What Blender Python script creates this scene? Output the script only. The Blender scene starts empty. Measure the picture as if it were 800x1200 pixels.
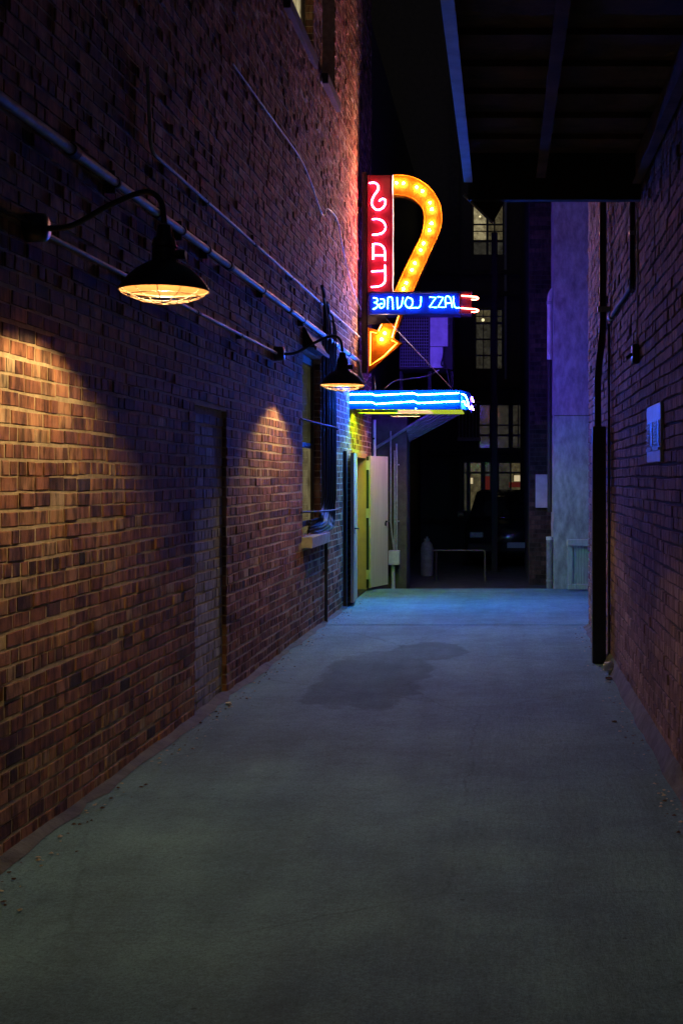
import bpy, math, random
import numpy as np
from mathutils import Vector, Matrix
random.seed(7); RNG = np.random.default_rng(11)
S = bpy.context.scene; COL = S.collection
R = math.radians

# ------------------------------------------------------------------ camera
F, CX, CY, EYE = 1500.0, 588.0, 560.0, 1.70        # focal length and vanishing point in photo pixels, eye height in metres
cd = bpy.data.cameras.new('camera'); cam = bpy.data.objects.new('camera', cd); COL.objects.link(cam)
cam.location = (0, 0, EYE); cam.rotation_euler = (R(90), 0, 0)
cd.sensor_fit = 'VERTICAL'; cd.sensor_height = 36; cd.sensor_width = 24; cd.lens = F / 1200 * 36
cd.shift_x = (400 - CX) / 1200; cd.shift_y = (CY - 600) / 1200
cd.clip_start = .05; cd.clip_end = 600
S.camera = cam
# ------------------------------------------------------------------ night sky, moonlight, exposure
SUN_EL, SUN_ROT = R(35), R(200)
w = bpy.data.worlds.new('World'); S.world = w; w.use_nodes = True
nt = w.node_tree; bg = nt.nodes['Background']
sk = nt.nodes.new('ShaderNodeTexSky'); sk.sky_type = 'NISHITA'; sk.sun_disc = False
sk.sun_elevation = SUN_EL; sk.sun_rotation = SUN_ROT
nt.links.new(sk.outputs[0], bg.inputs[0]); bg.inputs[1].default_value = .006
sd = bpy.data.lights.new('moonlight', 'SUN'); sd.energy = .004; sd.angle = R(.5); sd.color = (.85, .92, 1)
so = bpy.data.objects.new('moonlight', sd); COL.objects.link(so)
so.rotation_euler = Vector((math.sin(SUN_ROT) * math.cos(SUN_EL), math.cos(SUN_ROT) * math.cos(SUN_EL), math.sin(SUN_EL))).to_track_quat('Z', 'Y').to_euler()
vs = S.view_settings; vs.view_transform = 'Standard'; vs.look = 'None'; vs.exposure = 0; vs.gamma = 1
S.cycles.max_bounces = 6; S.cycles.diffuse_bounces = 4; S.cycles.sample_clamp_indirect = 4
S.cycles.use_denoising = True

# ------------------------------------------------------------------ geometry helpers
class MB:
    def __init__(s): s.v = []; s.f = []; s.sm = []; s.mi = []; s.t = []; s.tint = 0.5
    def add(s, vs, fs, smooth=False, mi=0):
        n = len(s.v); s.v += [tuple(v) for v in vs]; s.t += [s.tint] * len(vs)
        for f in fs: s.f.append(tuple(i + n for i in f)); s.sm.append(smooth); s.mi.append(mi)
        return s
    def box(s, x0, x1, y0, y1, z0, z1, mi=0, bev=0):
        if bev <= 0:
            v = [(x, y, z) for x in (x0, x1) for y in (y0, y1) for z in (z0, z1)]
            f = [(0, 1, 3, 2), (4, 6, 7, 5), (0, 4, 5, 1), (2, 3, 7, 6), (0, 2, 6, 4), (1, 5, 7, 3)]
            return s.add(v, f, False, mi)
        b = bev; V = []; idx = {}
        for ax in range(3):
            for i, sx in enumerate((0, 1)):
                for j, sy in enumerate((0, 1)):
                    for k, sz in enumerate((0, 1)):
                        p = []
                        for q, (lo, hi, sgn) in enumerate(((x0, x1, sx), (y0, y1, sy), (z0, z1, sz))):
                            e = 0 if q == ax else b
                            p.append((hi - e) if sgn else (lo + e))
                        idx[(ax, i, j, k)] = len(V); V.append(p)
        Fc = []
        for ax in range(3):
            for sg in (0, 1):
                q = [(0, 0), (1, 0), (1, 1), (0, 1)]; ids = []
                for a, c in q:
                    k = [a, c]; k.insert(ax, sg); ids.append(idx[(ax, *k)])
                if (sg == 0) != (ax == 1): ids = ids[::-1]
                Fc.append(tuple(ids))
        for a1, a2 in ((0, 1), (0, 2), (1, 2)):
            a3 = 3 - a1 - a2
            for s1 in (0, 1):
                for s2 in (0, 1):
                    def key(ax, e):
                        k = [0, 0, 0]; k[a1] = s1; k[a2] = s2; k[a3] = e; return idx[(ax, *k)]
                    Fc.append((key(a1, 0), key(a1, 1), key(a2, 1), key(a2, 0)))
        for i in (0, 1):
            for j in (0, 1):
                for k in (0, 1): Fc.append((idx[(0, i, j, k)], idx[(1, i, j, k)], idx[(2, i, j, k)]))
        return s.add(V, Fc, False, mi)
    def tube(s, pts, r, n=8, caps=True, mi=0, closed=False, flat=1.0, up=None):
        P = [Vector(p) for p in pts]; m = len(P)
        T = []
        for i in range(m):
            if closed: a, b = P[i - 1], P[(i + 1) % m]
            else: a, b = P[max(i - 1, 0)], P[min(i + 1, m - 1)]
            T.append((b - a).normalized())
        u = up and Vector(up) or (Vector((0, 0, 1)) if abs(T[0].z) < .9 else Vector((0, 1, 0)))
        u = (u - T[0] * u.dot(T[0])).normalized(); V = []
        rr = r if hasattr(r, '__len__') else [r] * m
        for i in range(m):
            u = (u - T[i] * u.dot(T[i])).normalized(); w_ = T[i].cross(u)
            for k in range(n):
                a = 2 * math.pi * k / n
                V.append(P[i] + (u * math.cos(a) * flat + w_ * math.sin(a)) * rr[i])
        Fc = []
        for i in range(m if closed else m - 1):
            j = (i + 1) % m
            for k in range(n):
                l = (k + 1) % n; Fc.append((i * n + k, j * n + k, j * n + l, i * n + l))
        s.add(V, Fc, True, mi)
        if caps and not closed:
            s.add(V[:n], [tuple(range(n))], False, mi); s.add(V[-n:], [tuple(range(n))[::-1]], False, mi)
        return s
    def lathe(s, prof, c=(0, 0, 0), n=24, mi=0, axis='z'):
        V = []; m = len(prof)
        for r, h in prof:
            for k in range(n):
                a = 2 * math.pi * k / n
                p = (r * math.cos(a), r * math.sin(a), h)
                if axis == 'x': p = (p[2], p[0], p[1])
                if axis == 'y': p = (p[0], p[2], p[1])
                V.append((c[0] + p[0], c[1] + p[1], c[2] + p[2]))
        Fc = [(i * n + k, i * n + (k + 1) % n, (i + 1) * n + (k + 1) % n, (i + 1) * n + k) for i in range(m - 1) for k in range(n)]
        return s.add(V, Fc, True, mi)
    def prism(s, poly, y0, y1, mi=0):                 # polygon in the XZ plane, thick along Y
        n = len(poly)
        V = [(x, y0, z) for x, z in poly] + [(x, y1, z) for x, z in poly]
        Fc = [tuple(range(n)), tuple(range(n, 2 * n))[::-1]] + [(i, i + n, (i + 1) % n + n, (i + 1) % n) for i in range(n)]
        return s.add(V, Fc, False, mi)
    def slab(s, poly, z0, z1, mi=0):                  # polygon in the XY plane, thick along Z
        n = len(poly)
        V = [(x, y, z0) for x, y in poly] + [(x, y, z1) for x, y in poly]
        Fc = [tuple(range(n))[::-1], tuple(range(n, 2 * n))] + [(i, (i + 1) % n, (i + 1) % n + n, i + n) for i in range(n)]
        return s.add(V, Fc, False, mi)
    def ball(s, c, r, n=10, m=6, mi=0, sq=1):
        return s.lathe([(max(r * math.sin(math.pi * i / m), 1e-4), -r * sq * math.cos(math.pi * i / m)) for i in range(m + 1)], c, n, mi)
    def mesh(s, name, off=(0, 0, 0), tint=False):
        me = bpy.data.meshes.new(name)
        ox, oy, oz = off
        me.from_pydata([(x - ox, y - oy, z - oz) for x, y, z in s.v], [], s.f)
        me.polygons.foreach_set('use_smooth', s.sm); me.polygons.foreach_set('material_index', s.mi)
        if tint:
            a = me.attributes.new('tint', 'FLOAT', 'POINT'); a.data.foreach_set('value', s.t)
        me.update(); return me

BASE = {}
def props(o, label=None, cat=None, group=None, kind=None):
    if label: o['label'] = label
    if cat: o['category'] = cat
    if group: o['group'] = group
    if kind: o['kind'] = kind
def obj(name, mb, mats, parent=None, at=(0, 0, 0), label=None, cat=None, group=None, kind=None, tint=False):
    off = BASE[parent.name] if parent else at
    me = mb.mesh(name, off, tint)
    for m in (mats if isinstance(mats, (list, tuple)) else [mats]): me.materials.append(m)
    o = bpy.data.objects.new(name, me); COL.objects.link(o)
    if parent: o.parent = parent
    else: o.location = at
    BASE[o.name] = tuple(off); props(o, label, cat, group, kind); return o
def thing(name, label, cat, at, group=None):
    o = bpy.data.objects.new(name, None); COL.objects.link(o); o.location = at; o.empty_display_size = .2
    BASE[o.name] = tuple(at); props(o, label, cat, group); return o
def copy_tree(o, parent=None):
    c = o.copy(); COL.objects.link(c); c.parent = parent
    for ch in list(o.children): copy_tree(ch, c)
    return c
def fillet(pts, r, n=5):
    P = [Vector(p) for p in pts]; out = [P[0]]
    for i in range(1, len(P) - 1):
        a, b, c = P[i - 1], P[i], P[i + 1]; d1 = (a - b); d2 = (c - b)
        q = min(r, d1.length * .49, d2.length * .49); p0 = b + d1.normalized() * q; p2 = b + d2.normalized() * q
        for k in range(n + 1):
            t = k / n; out.append(p0 * (1 - t) ** 2 + b * 2 * t * (1 - t) + p2 * t * t)
    out.append(P[-1]); return out
def smooth(pts, n=6):                                 # Catmull-Rom
    P = [Vector(p) for p in pts]; P = [P[0] * 2 - P[1]] + P + [P[-1] * 2 - P[-2]]; out = []
    for i in range(1, len(P) - 2):
        for k in range(n):
            t = k / n; a, b, c, d = P[i - 1:i + 3]
            out.append(.5 * ((2 * b) + (c - a) * t + (2 * a - 5 * b + 4 * c - d) * t * t + (3 * b - a - 3 * c + d) * t ** 3))
    out.append(P[-2]); return out
def at(px, py, D): return ((px - CX) * D / F, D, EYE - (py - CY) * D / F)      # photo measurement -> point at depth D
def XL(D): return -2.29 + .0125 * D                   # face of the left-hand wall
XR = 1.0                                              # face of the right-hand wall

# ------------------------------------------------------------------ materials
def mat(name, base=(.5, .5, .5), rough=.6, metal=0, var=.15, scale=8, bump=0, bscale=60, emit=None, estr=0, streak=None, ramp=None, spec=None):
    m = bpy.data.materials.new(name); m.use_nodes = True; t = m.node_tree; N = t.nodes; L = t.links
    p = N['Principled BSDF']; p.inputs['Roughness'].default_value = rough; p.inputs['Metallic'].default_value = metal
    if spec is not None: p.inputs['Specular IOR Level'].default_value = spec
    if emit:
        p.inputs['Base Color'].default_value = (*base, 1)
        p.inputs['Emission Color'].default_value = (*emit, 1); p.inputs['Emission Strength'].default_value = estr
        return m
    g = N.new('ShaderNodeNewGeometry'); mp = N.new('ShaderNodeMapping'); L.new(g.outputs['Position'], mp.inputs[0])
    if streak: mp.inputs['Scale'].default_value = streak
    n = N.new('ShaderNodeTexNoise'); n.inputs['Scale'].default_value = scale; n.inputs['Detail'].default_value = 6; n.inputs['Roughness'].default_value = .65
    L.new(mp.outputs[0], n.inputs['Vector'])
    r = N.new('ShaderNodeValToRGB'); L.new(n.outputs[0], r.inputs[0])
    lo = tuple(c * (1 - var) for c in base); hi = tuple(min(c * (1 + var), 1) for c in base)
    if ramp: lo, hi = ramp
    r.color_ramp.elements[0].position = .32; r.color_ramp.elements[0].color = (*lo, 1)
    r.color_ramp.elements[1].position = .68; r.color_ramp.elements[1].color = (*hi, 1)
    L.new(r.outputs[0], p.inputs['Base Color'])
    if bump:
        n2 = N.new('ShaderNodeTexNoise'); n2.inputs['Scale'].default_value = bscale; n2.inputs['Detail'].default_value = 5
        L.new(g.outputs['Position'], n2.inputs['Vector'])
        b = N.new('ShaderNodeBump'); b.inputs['Strength'].default_value = bump; b.inputs['Distance'].default_value = .01
        L.new(n2.outputs[0], b.inputs['Height']); L.new(b.outputs[0], p.inputs['Normal'])
    return m

def brick_mat(name, stops, dark=.34):
    m = bpy.data.materials.new(name); m.use_nodes = True; t = m.node_tree; N = t.nodes; L = t.links; p = N['Principled BSDF']
    p.inputs['Roughness'].default_value = .85; p.inputs['Specular IOR Level'].default_value = .2
    a = N.new('ShaderNodeAttribute'); a.attribute_name = 'tint'
    g = N.new('ShaderNodeNewGeometry')
    big = N.new('ShaderNodeTexNoise'); big.inputs['Scale'].default_value = 9; big.inputs['Detail'].default_value = 3; L.new(g.outputs['Position'], big.inputs['Vector'])
    ad = N.new('ShaderNodeMath'); ad.operation = 'MULTIPLY_ADD'; L.new(big.outputs[0], ad.inputs[0]); ad.inputs[1].default_value = .5; ad.inputs[2].default_value = -.25
    a2 = N.new('ShaderNodeMath'); L.new(a.outputs['Fac'], a2.inputs[0]); L.new(ad.outputs[0], a2.inputs[1]); a2.use_clamp = True
    r = N.new('ShaderNodeValToRGB'); L.new(a2.outputs[0], r.inputs[0])
    e = r.color_ramp.elements; e[0].position, e[0].color = stops[0][0], (*stops[0][1], 1); e[1].position, e[1].color = stops[-1][0], (*stops[-1][1], 1)
    for pos, c in stops[1:-1]: q = e.new(pos); q.color = (*c, 1)
    mp = N.new('ShaderNodeMapping'); mp.inputs['Scale'].default_value = (1, 1, .28); L.new(g.outputs['Position'], mp.inputs[0])
    st = N.new('ShaderNodeTexNoise'); st.inputs['Scale'].default_value = 16; st.inputs['Detail'].default_value = 5; st.inputs['Roughness'].default_value = .6; L.new(mp.outputs[0], st.inputs['Vector'])
    sr = N.new('ShaderNodeMapRange'); L.new(st.outputs[0], sr.inputs[0]); sr.inputs[1].default_value = .38; sr.inputs[2].default_value = .58; sr.inputs[3].default_value = dark; sr.inputs[4].default_value = 1.34
    mx = N.new('ShaderNodeMix'); mx.data_type = 'RGBA'; mx.blend_type = 'MULTIPLY'; mx.inputs[0].default_value = 1
    L.new(r.outputs[0], mx.inputs[6]); L.new(sr.outputs[0], mx.inputs[7]); L.new(mx.outputs[2], p.inputs['Base Color'])
    gm = N.new('ShaderNodeTexNoise'); gm.inputs['Scale'].default_value = 1.1; gm.inputs['Detail'].default_value = 5; gm.inputs['Roughness'].default_value = .7; L.new(g.outputs['Position'], gm.inputs['Vector'])
    gr_ = N.new('ShaderNodeMapRange'); L.new(gm.outputs[0], gr_.inputs[0]); gr_.inputs[1].default_value = .35; gr_.inputs[2].default_value = .6; gr_.inputs[3].default_value = .6; gr_.inputs[4].default_value = 1.1
    mg = N.new('ShaderNodeMix'); mg.data_type = 'RGBA'; mg.blend_type = 'MULTIPLY'; mg.inputs[0].default_value = 1; L.new(mx.outputs[2], mg.inputs[6]); L.new(gr_.outputs[0], mg.inputs[7]); L.new(mg.outputs[2], p.inputs['Base Color'])
    mp2 = N.new('ShaderNodeMapping'); mp2.inputs['Scale'].default_value = (1, 1, .35); L.new(g.outputs['Position'], mp2.inputs[0])
    bn = N.new('ShaderNodeTexNoise'); bn.inputs['Scale'].default_value = 110; bn.inputs['Detail'].default_value = 6; bn.inputs['Roughness'].default_value = .7; L.new(mp2.outputs[0], bn.inputs['Vector'])
    b = N.new('ShaderNodeBump'); b.inputs['Strength'].default_value = .9; b.inputs['Distance'].default_value = .009
    L.new(bn.outputs[0], b.inputs['Height']); L.new(b.outputs[0], p.inputs['Normal'])
    return m

def concrete_mat():
    m = bpy.data.materials.new('alley concrete'); m.use_nodes = True; t = m.node_tree; N = t.nodes; L = t.links; p = N['Principled BSDF']
    g = N.new('ShaderNodeNewGeometry')
    def noise(sc, det=6, ro=.6, stretch=None):
        n = N.new('ShaderNodeTexNoise'); n.inputs['Scale'].default_value = sc; n.inputs['Detail'].default_value = det; n.inputs['Roughness'].default_value = ro
        if stretch:
            q = N.new('ShaderNodeMapping'); q.inputs['Scale'].default_value = stretch; L.new(g.outputs['Position'], q.inputs[0]); L.new(q.outputs[0], n.inputs['Vector'])
        else: L.new(g.outputs['Position'], n.inputs['Vector'])
        return n
    def rng(s, a, b, c, d):
        q = N.new('ShaderNodeMapRange'); L.new(s, q.inputs[0])
        for k, v in enumerate((a, b, c, d)): q.inputs[k + 1].default_value = v
        return q.outputs[0]
    def mul(a, b):
        q = N.new('ShaderNodeMath'); q.operation = 'MULTIPLY'; L.new(a, q.inputs[0])
        if isinstance(b, (int, float)): q.inputs[1].default_value = b
        else: L.new(b, q.inputs[1])
        return q.outputs[0]
    big = noise(.55, 5); mid = noise(3.2, 6, .65); fine = noise(60, 4, .7); tyre = noise(2.2, 4, .6, (1.6, .12, 1)); blot = noise(7, 5, .7, (1, .45, 1))
    v = mul(rng(big.outputs[0], .3, .7, .7, 1.18), rng(mid.outputs[0], .3, .7, .82, 1.12))
    v = mul(v, rng(fine.outputs[0], .34, .64, .74, 1.18)); v = mul(v, rng(noise(17, 6, .75).outputs[0], .34, .62, .84, 1.1)); v = mul(v, rng(noise(170, 2, .5).outputs[0], .3, .5, .6, 1.05)); v = mul(v, rng(tyre.outputs[0], .35, .6, .86, 1.05)); v = mul(v, rng(blot.outputs[0], .25, .36, .62, 1))
    # the dark spill in the middle of the alley: an uneven oval with a tail
    def oval(cx, cy, rx, ry, amp):
        s = N.new('ShaderNodeSeparateXYZ'); L.new(g.outputs['Position'], s.inputs[0])
        def term(o, c, r_):
            q = N.new('ShaderNodeMath'); q.operation = 'SUBTRACT'; L.new(o, q.inputs[0]); q.inputs[1].default_value = c
            d = N.new('ShaderNodeMath'); d.operation = 'DIVIDE'; L.new(q.outputs[0], d.inputs[0]); d.inputs[1].default_value = r_
            e = N.new('ShaderNodeMath'); e.operation = 'POWER'; L.new(mul(d.outputs[0], d.outputs[0]), e.inputs[0]); e.inputs[1].default_value = 1.6; return e.outputs[0]
        q = N.new('ShaderNodeMath'); L.new(term(s.outputs[0], cx, rx), q.inputs[0]); L.new(term(s.outputs[1], cy, ry), q.inputs[1])
        h = N.new('ShaderNodeMath'); L.new(q.outputs[0], h.inputs[0]); L.new(rng(noise(1.9, 5, .65).outputs[0], .2, .8, -amp, amp), h.inputs[1])
        iv = N.new('ShaderNodeMath'); iv.operation = 'SUBTRACT'; iv.inputs[0].default_value = 1; L.new(rng(h.outputs[0], .78, 1.16, 0, 1), iv.inputs[1]); return iv.outputs[0]
    mxm = N.new('ShaderNodeMath'); mxm.operation = 'MAXIMUM'; L.new(oval(-1.1, 11.0, .46, 1.6, 1.0), mxm.inputs[0]); L.new(oval(-.74, 12.55, .36, .62, 1.1), mxm.inputs[1])
    v = mul(v, rng(mxm.outputs[0], 0, 1, 1, .66))
    vor = N.new('ShaderNodeTexVoronoi'); vor.feature = 'DISTANCE_TO_EDGE'; vor.inputs['Scale'].default_value = .37
    wn = noise(2.6, 5, .65); wm = N.new('ShaderNodeMix'); wm.data_type = 'RGBA'; wm.inputs[0].default_value = .12; L.new(g.outputs['Position'], wm.inputs[6]); L.new(wn.outputs['Color'], wm.inputs[7]); L.new(wm.outputs[2], vor.inputs['Vector'])
    ck = rng(vor.outputs['Distance'], .001, .0035, 0, 1); msk = rng(noise(.6, 3).outputs[0], .5, .56, 0, 1)
    cm = N.new('ShaderNodeMath'); cm.operation = 'MAXIMUM'; L.new(ck, cm.inputs[0]); L.new(msk, cm.inputs[1]); v = mul(v, rng(cm.outputs[0], 0, 1, .8, 1))
    sp_ = N.new('ShaderNodeTexVoronoi'); sp_.inputs['Scale'].default_value = 5.5; L.new(g.outputs['Position'], sp_.inputs['Vector'])
    v = mul(v, rng(sp_.outputs['Distance'], .03, .075, .5, 1))
    c = N.new('ShaderNodeMix'); c.data_type = 'RGBA'; c.blend_type = 'MULTIPLY'; c.inputs[0].default_value = 1
    c.inputs[6].default_value = (.125, .25, .31, 1); L.new(v, c.inputs[7]); L.new(c.outputs[2], p.inputs['Base Color'])
    L.new(rng(mxm.outputs[0], 0, 1, .85, .9), p.inputs['Roughness']); p.inputs['Specular IOR Level'].default_value = .2
    b = N.new('ShaderNodeBump'); b.inputs['Strength'].default_value = .9; b.inputs['Distance'].default_value = .008
    rib = noise(30, 4, .65, (1, .25, 1)); L.new(rib.outputs[0], b.inputs['Height']); L.new(b.outputs[0], p.inputs['Normal'])
    return m

M = {}
M['brick'] = brick_mat('old red brick', [(0, (.05, .04, .042)), (.25, (.13, .06, .047)), (.5, (.27, .11, .064)), (.8, (.36, .19, .11)), (1, (.42, .3, .2))])
M['brick_pale'] = brick_mat('infill brick', [(0, (.22, .2, .26)), (.5, (.34, .32, .44)), (1, (.42, .4, .52))], .8)
M['brick_right'] = brick_mat('dusty brown brick', [(0, (.1, .07, .068)), (.5, (.24, .145, .13)), (1, (.34, .24, .2))], .6)
M['brick_dark'] = brick_mat('sooty brick', [(0, (.03, .022, .02)), (.5, (.06, .035, .03)), (1, (.1, .06, .05))], .7)
M['mortar'] = mat('sandy mortar', (.42, .32, .21), .95, var=.3, scale=14, bump=.6, bscale=120)
M['mortar_dark'] = mat('grimy mortar', (.05, .042, .036), .95, var=.35, scale=9, bump=.5, bscale=90)
M['concrete'] = concrete_mat()
M['footing'] = mat('dirty footing', (.075, .085, .085), .9, var=.5, scale=7, bump=.7, bscale=50)
M['asphalt'] = mat('dark asphalt', (.05, .048, .05), .85, var=.4, scale=5, bump=.6, bscale=90)
M['stucco'] = mat('stained stucco', (.42, .4, .41), .9, var=.3, scale=6, bump=1.0, bscale=14, ramp=((.2, .185, .19), (.46, .44, .44)), streak=(1.6, 1.6, .7))
M['stone'] = mat('sill stone', (.36, .34, .28), .85, var=.25, scale=10, bump=.5, bscale=70)
M['black_metal'] = mat('black painted metal', (.018, .018, .02), .42, var=.3, scale=12)
M['dark_steel'] = mat('dark steel', (.02, .016, .015), .75, var=.35, scale=8, bump=.3, bscale=60)
M['mid_steel'] = mat('dull grey steel', (.16, .16, .17), .6, var=.35, scale=10)
M['galv'] = mat('galvanised conduit', (.3, .3, .32), .55, metal=.6, var=.25, scale=22)
M['grey_paint'] = mat('grey painted metal', (.36, .36, .38), .55, var=.2, scale=9)
M['white_paint'] = mat('white painted metal', (.62, .61, .6), .55, var=.14, scale=6, ramp=((.45, .43, .41), (.68, .67, .66)))
M['enamel'] = mat('white enamel reflector', (.062, .026, .0095), .5, var=.05)
M['cream_door'] = mat('cream painted door', (.52, .42, .32), .55, var=.1, scale=3, bump=.1, bscale=30, streak=(6, 6, .5))
M['pale_wood'] = mat('pale window frame', (.5, .47, .36), .6, var=.15, scale=12)
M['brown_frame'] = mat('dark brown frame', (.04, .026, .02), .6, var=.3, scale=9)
M['rusty_pipe'] = mat('rusty pipe', (.14, .11, .1), .6, metal=.3, var=.4, scale=14)
M['rubber'] = mat('black cable', (.016, .016, .016), .5, var=.2)
M['cable_grey'] = mat('grey cable sheath', (.22, .22, .24), .5, var=.2)
M['rust_deck'] = mat('rusty deck', (.1, .055, .035), .95, var=.5, scale=4, bump=.3, bscale=30)
M['glass_dark'] = mat('dark window glass', (.012, .012, .014), .08, var=.1)
M['slats'] = mat('weathered grey timber', (.46, .45, .42), .8, var=.25, scale=6, streak=(9, 9, .8), bump=.4, bscale=40)
M['red_panel'] = mat('red sign face', (.045, .001, .003), .45, var=.12, scale=6)
M['yellow_panel'] = mat('amber sign face', (.085, .027, .0003), .6, var=.12, scale=10, spec=.03)
M['orange_panel'] = mat('orange arrow face', (.2, .05, .0007), .6, var=.25, scale=16, spec=.03)
M['blue_panel'] = mat('blue sign face', (.002, .012, .09), .4, var=.1, scale=6)
M['fascia_blue'] = mat('blue canopy fascia', (.0003, .02, .045), .5, var=.08, scale=6, spec=.05)
M['tank'] = mat('chalky tank paint', (.2, .19, .2), .6, var=.3, scale=14)
M['car_paint'] = mat('black car paint', (.012, .012, .014), .2, var=.1)
M['paper'] = mat('crumpled paper', (.7, .7, .72), .8, var=.1)
M['leaf'] = mat('dead leaf', (.06, .035, .02), .9, var=.3)
M['plate'] = mat('blank number plate', (.35, .42, .45), .5, var=.1)
def glow(k, c, s): M[k] = mat(k, tuple(min(1, x * .5 + .2) for x in c), .4, emit=c, estr=s)
glow('red neon', (1, .05, .14), 230)
glow('pointer neon', (1, .1, .06), 50)
glow('blue neon', (.02, .16, 1), 170)
glow('ice blue neon', (.012, .11, 1), 1000)
glow('amber neon', (1, .3, .02), 16)
glow('bulb glow', (1, .58, .36), 1900)
glow('lamp glow', (1, .7, .29), 5400)
glow('lime neon', (.28, .6, .002), 1600)
glow('teal fill', (.04, .6, .12), 900)  # for the added hidden tube that tints the ground
glow('peach neon', (1, .4, .18), 720)
glow('violet neon', (.12, .05, 1), 210)
glow('soffit light', (.42, .5, .012), .95)
glow('soffit warm light', (1, .6, .3), .9)
def window_glow(name, c, s, sc=9):
    m = bpy.data.materials.new(name); m.use_nodes = True; t = m.node_tree; N = t.nodes; L = t.links; p = N['Principled BSDF']
    p.inputs['Base Color'].default_value = (.02, .02, .02, 1); p.inputs['Roughness'].default_value = .1
    g = N.new('ShaderNodeNewGeometry'); n = N.new('ShaderNodeTexNoise'); n.inputs['Scale'].default_value = sc; n.inputs['Detail'].default_value = 4; n.inputs['Roughness'].default_value = .75
    L.new(g.outputs['Position'], n.inputs['Vector']); r = N.new('ShaderNodeValToRGB'); L.new(n.outputs[0], r.inputs[0])
    r.color_ramp.elements[0].position = .36; r.color_ramp.elements[0].color = (c[0] * .25, c[1] * .22, c[2] * .2, 1)
    r.color_ramp.elements[1].position = .66; r.color_ramp.elements[1].color = (*c, 1)
    L.new(r.outputs[0], p.inputs['Emission Color']); p.inputs['Emission Strength'].default_value = s
    M[name] = m
window_glow('lit pane', (.75, .62, .3), .12)
window_glow('dim pane', (.6, .55, .4), .055)
window_glow('bright pane', (1, .85, .45), .4, 5)

# ------------------------------------------------------------------ ground
g = MB(); g.add([(-150, -60, -.14), (150, -60, -.14), (150, 240, -.14), (-150, 240, -.14)], [(0, 1, 2, 3)])
obj('ground', g, M['asphalt'], kind='structure')
def concrete_slab(y0, y1, x1):
    m = MB(); m.slab([(XL(y0) - .1, y0), (x1, y0), (x1, y1), (XL(y1) - .1, y1)], -.138, 0); return obj('concrete_slab', m, M['concrete'], kind='structure')
concrete_slab(-8, 14.775, XR + .1); concrete_slab(14.815, 19.05, 3.2)
m = MB()                                              # rounded lip where the slab drops to the rear yard
pr = [(19.06, 0), (19.7, -.004), (20.0, -.03), (20.25, -.075), (20.4, -.137)]
V = []; Fc = []
for i, (y, z) in enumerate(pr): V += [(-3.0, y, z), (3.2, y, z)]
for i in range(len(pr) - 1): Fc.append((2 * i, 2 * i + 1, 2 * i + 3, 2 * i + 2))
m.add(V, Fc, False); obj('concrete_ramp', m, M['concrete'], kind='structure')
m = MB(); RN = random.Random(3)
for side in (0, 1):
    ys = np.arange(2.5, 14.7 if side else 17.5, .22); V = []; Fc = []
    for i, y in enumerate(ys):
        wv = RN.uniform(.03, .075) if not side else RN.uniform(.05, .07); h = RN.uniform(.008, .025) if not side else (.1 if 7 < y < 11.8 else .03)
        b = XL(y) if not side else XR; sg = 1 if not side else -1
        V += [(b - sg * .02, y, h + .012), (b + sg * wv * .5, y, h), (b + sg * wv * 1.25, y, .004)]
    for i in range(len(ys) - 1):
        for k in (0, 1):
            q = (3 * i + k, 3 * i + k + 1, 3 * i + k + 4, 3 * i + k + 3); Fc.append(q if side else q[::-1])
    m.add(V, Fc, True)
obj('wall_footing', m, M['footing'], kind='structure')

# ------------------------------------------------------------------ brickwork
COURSE = .0775; JOINT = .0135
def brick_verts(L, H, p, rs, jit=.0022):
    """front and sides of one brick: local x = outwards, y = along, z = up; origin at its centre on the wall face"""
    hy, hz = L / 2, H / 2; V = []
    for x, ins in ((-.018, 0), (p - .0035, 0), (p, .0035)):
        for sy, sz in ((-1, -1), (1, -1), (1, 1), (-1, 1)):
            V.append((x + (rs.uniform(-1, 1) * .0012 if x > 0 else 0), sy * (hy - ins) + rs.uniform(-jit, jit), sz * (hz - ins) + rs.uniform(-jit, jit)))
    return V
BRF = [(a + k, a + (k + 1) % 4, a + 4 + (k + 1) % 4, a + 4 + k) for a in (0, 4) for k in range(4)] + [(8, 9, 10, 11)]
BSM = [False] * 9
def lay_bricks(face, sgn, D0, D1, z1, holes, seed, full=.2, infill=()):
    """running bond with a header course every sixth row. yields (D, z, length, proud, tint, pale)"""
    rs = random.Random(seed); out = []
    for c in range(int(z1 / COURSE)):
        zc = (c + .5) * COURSE; head = (c % 6 == 4); y = D0 - rs.uniform(0, .2); ph = rs.uniform(0, 6); tb = rs.uniform(-.09, .09)
        while y < D1:
            L = (full / 2 if head else full) * rs.uniform(.93, 1.07)
            if rs.random() < .12 and not head: L = full / 2
            segs = [(y, min(y + L, D1) - JOINT * rs.uniform(.8, 1.2))]; y += L
            for (h0, h1, k0, k1) in holes:
                if not (k0 < zc < k1): continue
                ns = []
                for a, b in segs:
                    if b <= h0 or a >= h1: ns.append((a, b)); continue
                    if a < h0: ns.append((a, h0))
                    if b > h1: ns.append((h1, b))
                segs = ns
            for a, b in segs:
                if b - a < .025: continue
                wob = .0045 * math.sin(a * 1.7 + ph) + .003 * math.sin(a * 5.1 + ph * 2)
                t = min(max(rs.gauss(.53 + tb, .18), 0), 1)
                out.append(((a + b) / 2, zc + wob, b - a, (.0022 if sgn > 0 else .011) + abs(rs.gauss(0, .0022 if zc < 2.6 else .006)) + (.006 if rs.random() < .03 else 0), t, rs.random()))
    return out
def in_view(X, D, z, mar=10):
    u = X / D * F + CX; v = CY - (z - EYE) / D * F
    return -mar < u < 800 + mar and -mar < v < 1200 + mar
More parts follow.
